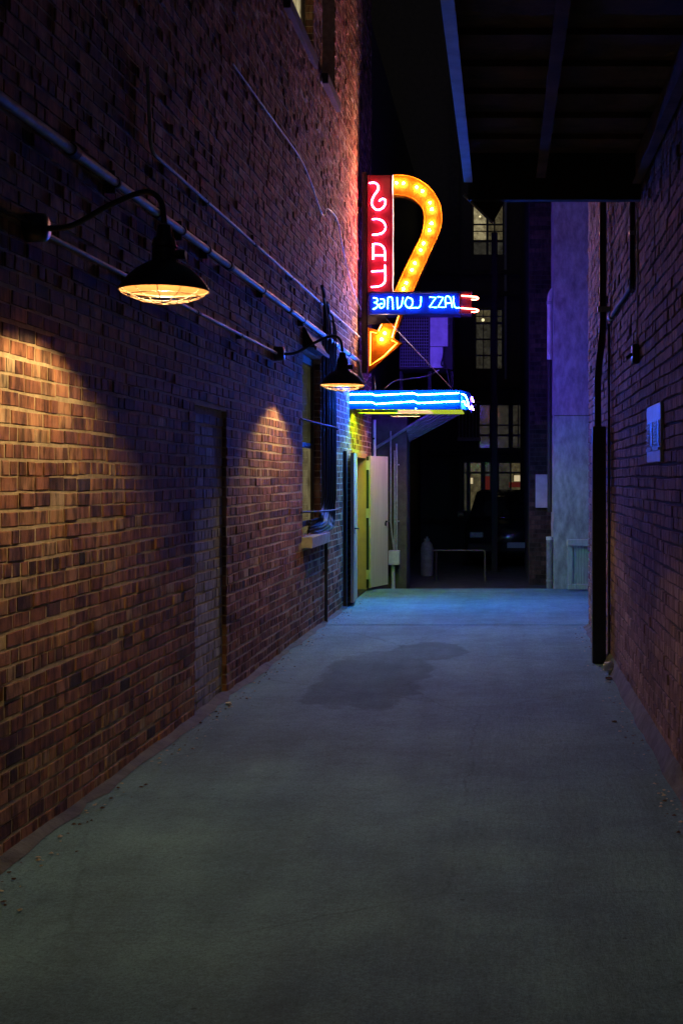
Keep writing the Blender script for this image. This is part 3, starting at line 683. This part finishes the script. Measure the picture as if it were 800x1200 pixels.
for zt in (Z1 - .06, Z0 + .06):
    obj('neon_tube', MB().tube([(-.425, Y0 + .5, zt), (-.425, Y1 - .03, zt)], .0085, 8), M['violet neon'], CN)
    obj('neon_tube', MB().tube([(-.5, Y1 + .03, zt), (-1.5, Y1 + .03, zt)], .0085, 8), M['violet neon'], CN)
for P in (P1, P2): obj('neon_tube', MB().tube(smooth(P, 4), .0068, 8), M['ice blue neon'], CN)
for yt, xa_, xb_, mk in ((17.75, XL(18) + .07, -1.45, 'lime neon'), (18.82, XL(18.7) + .42, -1.2, 'peach neon')):
    tg = MB()
    for sg in (-1, 1): tg.box(xa_, xb_, yt + sg * .065 - .004, yt + sg * .065 + .004, Z0 - .042, Z0 - .0045)
    for xx in (xa_, xb_): tg.box(xx - .004, xx + .004, yt - .06, yt + .06, Z0 - .042, Z0 - .0045)
    trough = obj('light_trough', tg, M['black_metal'], CN)
    obj('neon_tube', MB().tube([(xa_ + .02, yt, Z0 - .018), (xb_ - .02, yt, Z0 - .018)], .008, 8), M[mk], trough)
obj('neon_tube', MB().tube([(-1.4, Y0 + .075, Z0 - .004), (-.66, Y0 + .075, Z0 - .004)], .0055, 8), M['teal fill'], CN)  # added tube, hidden behind the front lip, to turn the ground teal
sf = MB().box(XL(18) + .06, -.56, Y0 + .1, Y1 - .06, Z0 - .004, Z0 + .009); obj('soffit_light', sf, M['soffit light'], CN)
obj('soffit_light', MB().box(-1.55, -1.0, Y0 + .4, Y1 - .3, Z0 - .008, Z0 - .0045), M['soffit warm light'], CN)
t = obj('guy_wire', MB().tube([sp(452, 373, .05), at(528, 454, 17.6)], .006, 6), M['cable_grey'], at=sp(452, 373, .05), label='thin straight guy wire from the sign down to the canopy tip', cat='wire')
for P, lb_ in (([at(423, 437, 18.4), at(421, 446, 18.3), at(426, 452, 18.2), at(437, 440, 18.4), at(440, 457, 18.1)], 'looped blue lit cable above the left end of canopy'),
               ([at(450, 456, 18.2), at(462, 447, 18.3), at(480, 444, 18.4), at(500, 441, 18.5), at(514, 434, 18.7)], 'long slack cable lying over the middle of canopy')):
    obj('slack_cable', MB().tube(smooth(P), .011, 6), M['cable_grey'], at=P[0], label=lb_, cat='cable')

# ------------------------------------------------------------------ rear yard: pier, platform, condenser
AN = thing('rear_annex', 'dark brick annex behind the double doors', 'building', (-2.1, 20.1, 0))
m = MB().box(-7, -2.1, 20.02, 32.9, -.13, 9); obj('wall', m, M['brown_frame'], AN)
m = MB().box(-2.098, -1.52, 20.42, 21.1, -.13, 2.88); obj('pier', m, M['mortar_dark'], AN)
PF = thing('steel_platform', 'dark steel platform with diagonal braces behind the canopy', 'platform', (-1.3, 21, 2.95))
obj('deck', MB().box(-2.09, -.55, 20.3, 22.2, 2.9, 3.02), M['dark_steel'], PF)
for k in range(7):
    y = 20.35 + .1 * k; x = -2.03 + k * .075
    obj('brace', MB().tube([(x, y, 2.16 + .02 * k), (x + 1.15, y + .05, 2.9)], .024, 6), M['mid_steel'], PF)
for x in (-1.66, -1.2, -.84): obj('stand_leg', MB().box(x, x + .05, 20.75, 20.8, 3.022, 3.425), M['dark_steel'], PF)
AC = thing('condenser', 'air conditioning condenser with a wire grille above the canopy', 'air conditioner', (-1.2, 20.8, 3.4))
a0 = at(467, 432, 20.6); a1 = at(503, 370, 20.6); a2 = at(530, 370, 20.6)
obj('case', MB().box(a0[0], a2[0], 20.68, 21.5, a0[2], a1[2] + .02, bev=.01), M['dark_steel'], AC)
m = MB()
for x in np.linspace(a0[0] + .02, a1[0] - .02, 13): m.tube([(x, 20.665, a0[2] + .03), (x, 20.665, a1[2])], .0045, 4)
for z in np.linspace(a0[2] + .04, a1[2] - .01, 17): m.tube([(a0[0] + .02, 20.655, z), (a1[0] - .02, 20.655, z)], .0045, 4)
obj('wire_grille', m, M['galv'], AC)
xa, xb = a1[0] + .005, a2[0] - .08; zc = a0[2] + .36
obj('panel', MB().box(xa, xb, 20.65, 20.677, zc + .004, a1[2], bev=.004), M['white_paint'], AC)
obj('panel', MB().box(xa, xb - .08, 20.652, 20.677, a0[2] + .02, zc - .004, bev=.004), M['white_paint'], AC)
obj('hose', MB().tube(smooth([(xb - .06, 20.64, zc), (xb - .07, 20.62, zc - .15), (xb - .1, 20.62, zc - .3), (xb - .02, 20.62, a0[2]), (xb + .05, 20.6, 3.03)]), .014, 6), M['rubber'], AC)
obj('latch', MB().box(xb + .0, xb + .03, 20.63, 20.67, a1[2] - .13, a1[2] - .03), M['black_metal'], AC)
# meter box with conduits
EB = thing('electrical_box', 'small grey electrical box with conduits behind the open door', 'electrical box', (-1.72, 20.3, 0))
b0, b1 = at(455, 662, 20.3), at(468, 645, 20.3)
eb = obj('case', MB().box(b0[0], b1[0], 20.25, 20.4, b0[2], b1[2], bev=.008), M['grey_paint'], EB)
obj('leg', MB().tube([(b0[0] + .07, 20.33, -.09), (b0[0] + .07, 20.33, b0[2])], .03, 8), M['grey_paint'], EB)
for px, top in ((457.5, 505), (462.0, 528), (464.5, 520)):
    p = at(px, top, 20.3); q = at(px, 645, 20.3); P = [p, q] if px > 458 else [p, (p[0], 20.3, 1.0), (p[0] + .02, 20.3, .8), (p[0] + .05, 20.3, q[2])]
    obj('conduit', MB().tube(P, .012 if px < 464 else .015, 8), M['galv'], EB)
for z in (1.9, 1.0): obj('strap', MB().box(at(463, 0, 20.3)[0], at(467, 0, 20.3)[0], 20.28, 20.42, z, z + .02), M['galv'], EB)
DP = thing('downpipe', 'narrow pale pipe at the building corner under the canopy', 'pipe', at(438.5, 535, 20.1))
obj('pipe', MB().tube([at(438.5, 545, 20.1), at(438.5, 492, 20.1)], .024, 8), M['white_paint'], DP); obj('bracket', MB().box(-2.1, at(439, 0, 20.1)[0], 20.04, 20.08, 2.3, 2.33), M['dark_steel'], DP)
# tank
tp = at(500, 0, 24); TK = thing('gas_tank', 'upright pale gas cylinder standing in the dark rear yard', 'gas cylinder', (tp[0], 24, -.138))
obj('shell', MB().lathe([(.1, 0), (.118, .03), (.12, .5), (.1, .6), (.06, .64), (.04, .65)], (tp[0], 24, -.138), 16), M['tank'], TK)
obj('collar', MB().lathe([(.05, .64), (.055, .7), (.04, .7), (.03, .66)], (tp[0], 24, -.138), 12), M['tank'], TK)
obj('valve', MB().tube([(tp[0], 24, .5), (tp[0], 24, .6)], .02, 8), M['galv'], TK)
RL = thing('pipe_rail', 'low pipe rail with a bent end post in the rear yard', 'rail', (*at(568, 0, 22.8)[:2], -.138))
pa, pb = at(507, 645, 22.8), at(568, 645, 22.8)
obj('rail', MB().tube(fillet([pa, pb, (pb[0], 22.8, -.138)], .06), .016, 8), M['rusty_pipe'], RL)
obj('post', MB().tube([(pa[0] + .06, 22.8, -.138), (pa[0] + .06, 22.8, pa[2] - .02)], .02, 8), M['dark_steel'], RL)
SC = thing('steel_column', 'slim dark steel column in front of the lit rear windows', 'column', (at(579, 0, 25)[0], 25, -.138))
cx = at(579, 0, 25)[0]
obj('shaft', MB().box(cx - .06, cx + .06, 25, 25.12, -.138, 6.5, bev=.01), M['dark_steel'], SC); obj('base_plate', MB().box(cx - .12, cx + .12, 24.94, 25.18, -.138, -.11), M['dark_steel'], SC)

# rear facade ----------------------------------------------------------
FD = 33.0; FB = thing('rear_building', 'dark brick building closing the alley with a few lit windows', 'building', (0, FD, 0))
def fx(px): return (px - CX) * FD / F
def fz(py): return EYE - (py - CY) * FD / F
OPN = [(fx(542), fx(617), fz(600), fz(541)), (fx(560), fx(617), fz(526), fz(473)), (fx(556), fx(589), fz(433), fz(361)), (fx(553), fx(590), fz(299), fz(236))]
m = MB(); xs = sorted({-12, 12, *[h for q in OPN for h in q[:2]]}); zs = sorted({-.13, 17, *[h for q in OPN for h in q[2:]]})
for a, b in zip(xs, xs[1:]):
    for c, d in zip(zs, zs[1:]):
        if any(h[0] <= a and b <= h[1] and h[2] <= c and d <= h[3] for h in OPN): continue
        m.add([(a, FD, c), (b, FD, c), (b, FD, d), (a, FD, d)], [(0, 1, 2, 3)])
for x0, x1, z0, z1 in OPN:
    for x in (x0, x1): m.add([(x, FD, z0), (x, FD + .25, z0), (x, FD + .25, z1), (x, FD, z1)], [(0, 1, 2, 3)])
    for z in (z0, z1): m.add([(x0, FD, z), (x1, FD, z), (x1, FD + .25, z), (x0, FD + .25, z)], [(0, 1, 2, 3)])
m.add([(-12, FD, 17), (12, FD, 17), (12, FD + 8, 17), (-12, FD + 8, 17)], [(0, 1, 2, 3)]); m.add([(-12, FD + 8, -.13), (12, FD + 8, -.13), (12, FD + 8, 17), (-12, FD + 8, 17)], [(0, 1, 2, 3)])
for x in (-12, 12): m.add([(x, FD, -.13), (x, FD + 8, -.13), (x, FD + 8, 17), (x, FD, 17)], [(0, 1, 2, 3)])
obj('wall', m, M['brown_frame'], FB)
def far_window(o, vm, hm, panes):
    x0, x1, z0, z1 = o; f = MB(); t_ = .035
    f.box(x0 + .004, x0 + t_, FD + .1, FD + .16, z0 + .004, z1 - .004); f.box(x1 - t_, x1 - .004, FD + .1, FD + .16, z0 + .004, z1 - .004)
    f.box(x0 + t_, x1 - t_, FD + .1, FD + .16, z1 - t_, z1 - .005); f.box(x0 + t_, x1 - t_, FD + .1, FD + .16, z0 + .005, z0 + t_)
    for px, wd in vm: f.box(fx(px) - wd, fx(px) + wd, FD + .105, FD + .15, z0 + t_, z1 - t_)
    for py, wd in hm: f.box(x0 + t_, x1 - t_, FD + .11, FD + .145, fz(py) - wd, fz(py) + wd)
    wn = obj('window', f, M['black_metal'], FB)
    for (a, b, c, d, mk) in panes: obj('pane', MB().box(fx(a), fx(b), FD + .17, FD + .18, fz(d), fz(c)), M[mk], wn)
far_window(OPN[0], [(548.5, .05), (565.5, .06), (579, .12), (598, .02)], [(554, .025)], [(542.5, 549, 541.5, 599, 'dim pane'), (549.2, 565, 541.5, 599, 'lit pane'), (566, 598, 541.5, 599, 'dim pane'), (598.2, 616.5, 541.5, 599, 'lit pane')])
far_window(OPN[1], [(577.5, .1), (598, .06), (607, .015)], [(498, .02), (510, .03)], [(560.5, 577, 473.5, 525.5, 'dim pane'), (577.3, 616.5, 473.5, 525.5, 'dim pane')])
far_window(OPN[2], [(578, .09), (566, .012)], [(378, .03), (397, .02), (416, .02), (370, .012)], [(556.5, 577, 361.5, 378.4, 'lit pane'), (556.5, 577, 378.6, 432.5, 'dim pane'), (577.3, 588.5, 361.5, 432.5, 'dim pane')])
far_window(OPN[3], [(570.5, .03), (579, .02)], [(262, .02), (281.5, .03), (270, .012)], [(553.5, 570, 236.5, 281, 'bright pane'), (570.2, 589.5, 236.5, 281, 'lit pane'), (553.5, 589.5, 281.2, 298.5, 'dim pane')])
M['sash glow'] = mat('warm bulb', (1, .9, .6), .4, emit=(1, .85, .45), estr=1.2)
for px, py, r_ in ((565.5, 374.5, .04), (562, 253, .025)):
    obj('pendant_light', MB().ball((fx(px), FD + .08, fz(py)), r_, 8, 6), M['sash glow'], FB)
M['red glow'] = mat('dim red awning glow', (.3, .03, .02), .5, emit=(.5, .06, .04), estr=.1); M['notice glow'] = mat('lit notice', (.8, .7, .5), .5, emit=(1, .8, .45), estr=.55)
for a_, b_, c_, d_, mk in ((602, 611, 557, 564, 'notice glow'), (596, 616, 565, 571, 'red glow'), (550, 553.5, 560, 567, 'notice glow'), (567, 574, 558, 575, 'red glow')):
    obj('indoor_panel', MB().box(fx(a_), fx(b_), FD + .155, FD + .167, fz(d_), fz(c_)), M[mk], FB)
obj('ledge', MB().box(fx(500), fx(618), FD - .25, FD - .005, fz(534), fz(529)), M['dark_steel'], FB)
m = MB()
for px in range(538, 562, 4): m.tube([(fx(px), FD - .3, fz(513)), (fx(px), FD - .3, fz(472))], .018, 5)
m.box(fx(536), fx(563), FD - .33, FD - .005, fz(517), fz(513)); m.box(fx(536), fx(563), FD - .32, FD - .28, fz(473), fz(471))
obj('balcony_rail', m, M['grey_paint'], FB)
for px in (532, 624):
    obj('pilaster', MB().box(fx(px) - .13, fx(px) + .13, FD - .12, FD - .003, -.12, 12), M['mortar_dark'], FB)
for py in (320, 345, 452, 610):
    obj('string_course', MB().box(fx(440), fx(640), FD - .16, FD - .125, fz(py) - .06, fz(py) + .06), M['mortar_dark'], FB)
obj('wall_pipe', MB().tube([(fx(592), FD - .1, 12), (fx(592), FD - .1, fz(445))], .04, 6), M['grey_paint'], FB)
# parked car in the rear yard
CR = thing('parked_car', 'black parked car seen end on before the lit rear windows', 'car', (.1, 26, -.138))
c0, gz = .1, -.138
def ring_body(sections, n=None):
    m = MB(); k = len(sections[0][1]); V = []
    for y, pts in sections: V += [(c0 + x, y, gz + z) for x, z in pts]
    Fc = [(i * k + j, i * k + (j + 1) % k, (i + 1) * k + (j + 1) % k, (i + 1) * k + j) for i in range(len(sections) - 1) for j in range(k)]
    Fc += [tuple(range(k))[::-1], tuple(range((len(sections) - 1) * k, len(sections) * k))]
    return m.add(V, Fc, True)
def half(w_, zl_, zm_, zt): return [(-w_ * .9, zl_), (-w_, zl_ + .15), (-w_, zm_), (-w_ * .9, zt), (w_ * .9, zt), (w_, zm_), (w_, zl_ + .15), (w_ * .9, zl_)]
obj('body', ring_body([(26, half(.78, .3, .62, .78)), (26.15, half(.87, .22, .72, .9)), (27, half(.9, .2, .82, 1.0)), (29.4, half(.9, .2, .84, 1.02)), (30.2, half(.82, .3, .75, .95))]), M['car_paint'], CR)
def cab(w0, w1, z0, z1): return [(-w0, z0), (-w1, z1 - .06), (-w1 * .85, z1), (w1 * .85, z1), (w1, z1 - .06), (w0, z0)]
obj('cabin', ring_body([(26.9, cab(.8, .78, .97, 1.06)), (27.5, cab(.82, .66, .98, 1.5)), (28.1, cab(.82, .66, .98, 1.58)), (29.0, cab(.82, .66, 1.0, 1.54)), (29.8, cab(.78, .7, .98, 1.08))]), M['glass_dark'], CR)
for s in (-1, 1):
    obj('headlight', MB().box(c0 + s * .62 - .14, c0 + s * .62 + .14, 25.97, 26.04, gz + .62, gz + .74, bev=.02), M['galv'], CR)
    for y in (26.8, 29.3):
        wh = obj('wheel', MB().lathe([(.18, -.1), (.31, -.1), (.33, -.07), (.33, .07), (.31, .1), (.18, .1)], (c0 + s * .82, y, gz + .33), 20, axis='x'), M['rubber'], CR)
        obj('rim', MB().lathe([(.0005, .08), (.12, .085), (.19, .1), (.19, -.1)], (c0 + s * .82, y, gz + .33), 16, axis='x'), M['galv'], wh)
    obj('mirror', MB().box(c0 + s * .98 - .08, c0 + s * .98 + .08, 27.15, 27.25, gz + 1.0, gz + 1.13, bev=.02), M['car_paint'], CR)
obj('bumper', MB().box(c0 - .8, c0 + .8, 25.92, 26.02, gz + .32, gz + .5, bev=.03), M['dark_steel'], CR)
obj('number_plate', MB().box(c0 + .0, c0 + .42, 25.9, 25.915, gz + .42, gz + .53), M['plate'], CR)

# right rear: pier building, pillar, small things ----------------------
RB = thing('side_building', 'dark brick building edge behind the pale pillar', 'building', (1.2, 22, 0))
m = MB().box(.46, 5, 21.9, 32.9, -.13, 9); obj('wall', m, M['mortar_dark'], RB)
m = MB(); rs = random.Random(8)
for k in range(110):
    z = -.1 + k * COURSE; y = .465 + (k % 2) * .1
    if k % 2: m.tint = rs.random(); m.box(.465, .555, 21.885, 21.95, z, z + COURSE - .012)
    while y < .95: m.tint = rs.random(); m.box(y, min(y + .19, .96), 21.885, 21.95, z, z + COURSE - .012); y += .2
obj('brickwork', m, M['brick_dark'], RB, kind='stuff', tint=True)
UB = thing('utility_panel', 'blank pale rectangular panel fixed to the dark rear wall', 'panel', at(634, 576, 21.85))
u0, u1 = at(627, 595, 21.8), at(641, 556, 21.8)
obj('face', MB().box(u0[0], u1[0], 21.79, 21.82, u0[2], u1[2], bev=.004), M['white_paint'], UB); obj('back_box', MB().box(u0[0] + .02, u1[0] - .02, 21.822, 21.884, u0[2] + .02, u1[2] - .02), M['dark_steel'], UB)
PL = thing('stucco_pillar', 'tall stained pale stucco pillar beyond the right wall', 'pillar', (1.15, 19.7, 0))
PD = 19.6; plx = at(648, 0, PD)[0]
zj = at(0, 487, PD)[2]
def rough_block(z0, z1):
    m = MB(); nx, nz = 10, max(2, int((z1 - z0) / .12)); V = []; rr = random.Random(int(z1 * 10))
    for j in range(nz + 1):
        for i in range(nx + 1):
            V.append((plx + (1.95 - plx) * i / nx + (rr.uniform(-.006, .006) if i == 0 else 0), PD + rr.uniform(-.006, .006), z0 + (z1 - z0) * j / nz))
    Fc = [(j * (nx + 1) + i, j * (nx + 1) + i + 1, (j + 1) * (nx + 1) + i + 1, (j + 1) * (nx + 1) + i) for j in range(nz) for i in range(nx)]
    m.add(V, Fc, True)
    L_ = [V[j * (nx + 1)] for j in range(nz + 1)]
    for p, q in zip(L_, L_[1:]): m.add([p, q, (q[0], 20.5, q[2]), (p[0], 20.5, p[2])], [(0, 1, 2, 3)])
    m.add([(plx, PD, z1), (1.95, PD, z1), (1.95, 20.5, z1), (plx, 20.5, z1)], [(0, 1, 2, 3)]); m.add([(plx, PD, z0), (1.95, PD, z0), (1.95, 20.5, z0), (plx, 20.5, z0)], [(3, 2, 1, 0)])
    m.add([(plx, 20.5, z0), (1.95, 20.5, z0), (1.95, 20.5, z1), (plx, 20.5, z1)], [(3, 2, 1, 0)]); m.add([(1.95, PD, z0), (1.95, 20.5, z0), (1.95, 20.5, z1), (1.95, PD, z1)], [(0, 1, 2, 3)])
    return m
obj('shaft', rough_block(0, zj - .006), M['stucco'], PL); obj('shaft', rough_block(zj + .006, 8.2), M['stucco'], PL); obj('joint', MB().box(plx + .012, 1.94, PD + .015, 20.49, zj - .01, zj + .01), M['mortar_dark'], PL)
DS = thing('downspout', 'short pale downspout elbowing into the pillar side', 'downspout', at(644, 420, 20.0))
obj('pipe', MB().tube(fillet([at(643.5, 421, 20.0), at(643.5, 344, 20.0), at(653, 334, 20.0)], .1), .042, 10), M['white_paint'], DS); obj('collar', MB().tube([at(643.5, 357, 20.0), at(643.5, 353, 20.0)], .05, 10), M['grey_paint'], DS)
obj('lower_pipe', MB().tube([at(643.5, 600, 20.0), at(643.5, 422, 20.0)], .036, 8), M['dark_steel'], DS)
VP = thing('vent_pipe', 'short scuffed white pipe standing beside the pillar base', 'pipe', (at(644, 0, 19.75)[0], 19.75, 0))
vx = at(644, 0, 19.75)[0] - .005
obj('pipe', MB().tube([(vx, 19.78, -.02), (vx, 19.78, .74)], .05, 12), M['tank'], VP); obj('cap', MB().tube([(vx, 19.78, .742), (vx, 19.78, .79)], .055, 12), M['white_paint'], VP)
obj('band', MB().tube([(vx, 19.78, .1), (vx, 19.78, .13)], .054, 12), M['galv'], VP)
LV = thing('slatted_panel', 'low grey slatted timber panel leaning at the pillar foot', 'panel', (1.15, 19.3, 0))
p0, p1 = at(664.5, 692, 19.3), at(695, 632, 19.3); xa, xb, zt = p0[0], p1[0] + .12, p1[2]
obj('top_rail', MB().box(xa - .01, xb + .01, 19.24, 19.36, zt - .1, zt, bev=.006), M['slats'], LV); obj('bottom_rail', MB().box(xa, xb, 19.26, 19.34, .02, .1, bev=.005), M['slats'], LV)
for x in (xa, xb - .07): obj('stile', MB().box(x, x + .07, 19.265, 19.335, .102, zt - .102), M['slats'], LV)
for k in range(8):
    x = xa + .08 + k * (xb - xa - .155) / 8; obj('slat', MB().box(x, x + .036, 19.285, 19.315, .102, zt - .102), M['slats'], LV)

# ------------------------------------------------------------------ fittings on the right wall
MP = thing('service_mast', 'black service pipe rising from a thick floor guard on right wall', 'pipe', (.889, 11.7, 0))
gx = .886; GD = 11.7
obj('guard', MB().box(gx - .0625, gx + .0625, GD, GD + .11, 0.002, 2.17, bev=.008), M['black_metal'], MP)
ux = (706.5 - CX) * GD / F
obj('pipe', MB().tube(fillet([(gx - .01, GD + .055, 2.172), (gx - .01, GD + .055, 2.65), (ux, GD + .055, 3.05), (ux, GD + .055, 7.3)], .12), .034, 10), M['black_metal'], MP)
for z in (3.22, 5.2): obj('clamp', MB().box(ux - .05, XR - .004, GD + .02, GD + .09, z, z + .05), M['galv'], MP)
obj('thin_pipe', MB().tube([(XR - .03, GD - .05, .05), (XR - .03, GD - .05, 3.1)], .011, 8), M['dark_steel'], MP)
SCN = thing('side_conduit', 'dark conduit that drops from the deck and turns along right wall', 'conduit', (XR - .03, 9.6, 3.1))
obj('pipe', MB().tube(fillet([(XR - .035, 9.5, 5.2), (XR - .035, 9.5, 3.13), (XR - .035, 11.55, 3.13)], .12), .02, 10), M['dark_steel'], SCN)
obj('coupling', MB().tube([(XR - .035, 11.3, 3.13), (XR - .035, 11.42, 3.13)], .03, 10), M['galv'], SCN); obj('strap', MB().box(XR - .06, XR - .002, 9.47, 9.53, 3.5, 3.53), M['galv'], SCN)
CO = thing('hanging_cord', 'thin pale cord hanging to a black switch on right wall', 'cord', (XR - .02, 9.3, 2.6))
obj('cord', MB().tube([(XR - .02, 9.3, 3.66), (XR - .022, 9.3, 2.66)], .006, 6), M['white_paint'], CO)
obj('switch', MB().box(XR - .06, XR - .008, 9.25, 9.36, 2.53, 2.67, bev=.01), M['black_metal'], CO); obj('lever', MB().tube([(XR - .06, 9.3, 2.6), (XR - .1, 9.28, 2.57)], .012, 6), M['black_metal'], CO)
VT = thing('wall_vent', 'pale metal wall plate with two dark louvred vents on right wall', 'vent', (XR, 8.45, 1.78))
va, vb, z0, z1 = 7.86, 8.6, 1.8, 2.17
obj('plate', MB().box(XR - .03, XR - .009, va, vb, z0, z1, bev=.004), M['grey_paint'], VT)
for y0, y1 in ((7.91, 8.19), (8.27, 8.55)):
    gr = obj('vent', MB().box(XR - .036, XR - .0305, y0, y1, z0 + .1, z1 - .11), M['black_metal'], VT)  # flat black; the third left bare of louvres stands in for slot shadow
    for k in range(8):
        z = z0 + .108 + k * .0195
        obj('louvre', MB().prism([(XR - .047, z), (XR - .045, z), (XR - .037, z + .009), (XR - .039, z + .009)], y0 + .1, y1 - .015), M['dark_steel'], gr)
    obj('lip', MB().box(XR - .04, XR - .0305, y0 - .02, y1 + .01, z0 + .075, z0 + .09), M['grey_paint'], gr)

# ------------------------------------------------------------------ litter
def scrap(D, x, r, seed, material, label, cat, flat=.4):
    rr = random.Random(seed); m = MB().ball((x, D, r * flat), r, 8, 5, sq=flat)
    m.v = [(a + rr.uniform(-r, r) * .25, b + rr.uniform(-r, r) * .25, max(c + rr.uniform(-r, r) * .15, .004)) for a, b, c in m.v]
    m.sm = [False] * len(m.f); obj('litter', m, material, at=(x, D, .004), label=label, cat=cat)
scrap(9.6, XL(9.6) + .12, .025, 1, M['paper'], 'tiny crumpled white paper scrap at the foot of left wall', 'litter')
scrap(11.1, .93, .06, 2, M['paper'], 'crumpled pale bag against the foot of the thick pipe guard', 'litter', .9)
scrap(10.8, .9, .035, 3, M['leaf'], 'dark dead leaf on the concrete near right wall', 'litter', .25)
scrap(8.9, .78, .02, 4, M['leaf'], 'small dark leaf scrap on the open concrete floor', 'litter', .3)

m = MB(); rr = random.Random(12)                      # grit and leaf crumbs swept against the wall feet
for k in range(420):
    D = rr.uniform(4.5, 18.5) if k % 3 else rr.uniform(5, 14.5); left = k % 3
    x = XL(D) + .09 + abs(rr.gauss(0, .09)) if left else XR - .09 - abs(rr.gauss(0, .07))
    if D > 14.6 and not left: continue
    r = rr.uniform(.004, .014); a = rr.uniform(0, 6.28); V = []
    for q in range(5): V.append((x + r * rr.uniform(.6, 1.3) * math.cos(a + q * 1.256), D + r * rr.uniform(.6, 1.3) * math.sin(a + q * 1.256), .005 + rr.uniform(0, .004)))
    V.append((x, D, .006 + r * rr.uniform(.3, .8))); m.add(V, [(q, (q + 1) % 5, 5) for q in range(5)], False, k % 2)
obj('grit', m, [M['leaf'], M['stone']], label='grit and leaf crumbs swept along the feet of both walls', kind='stuff')
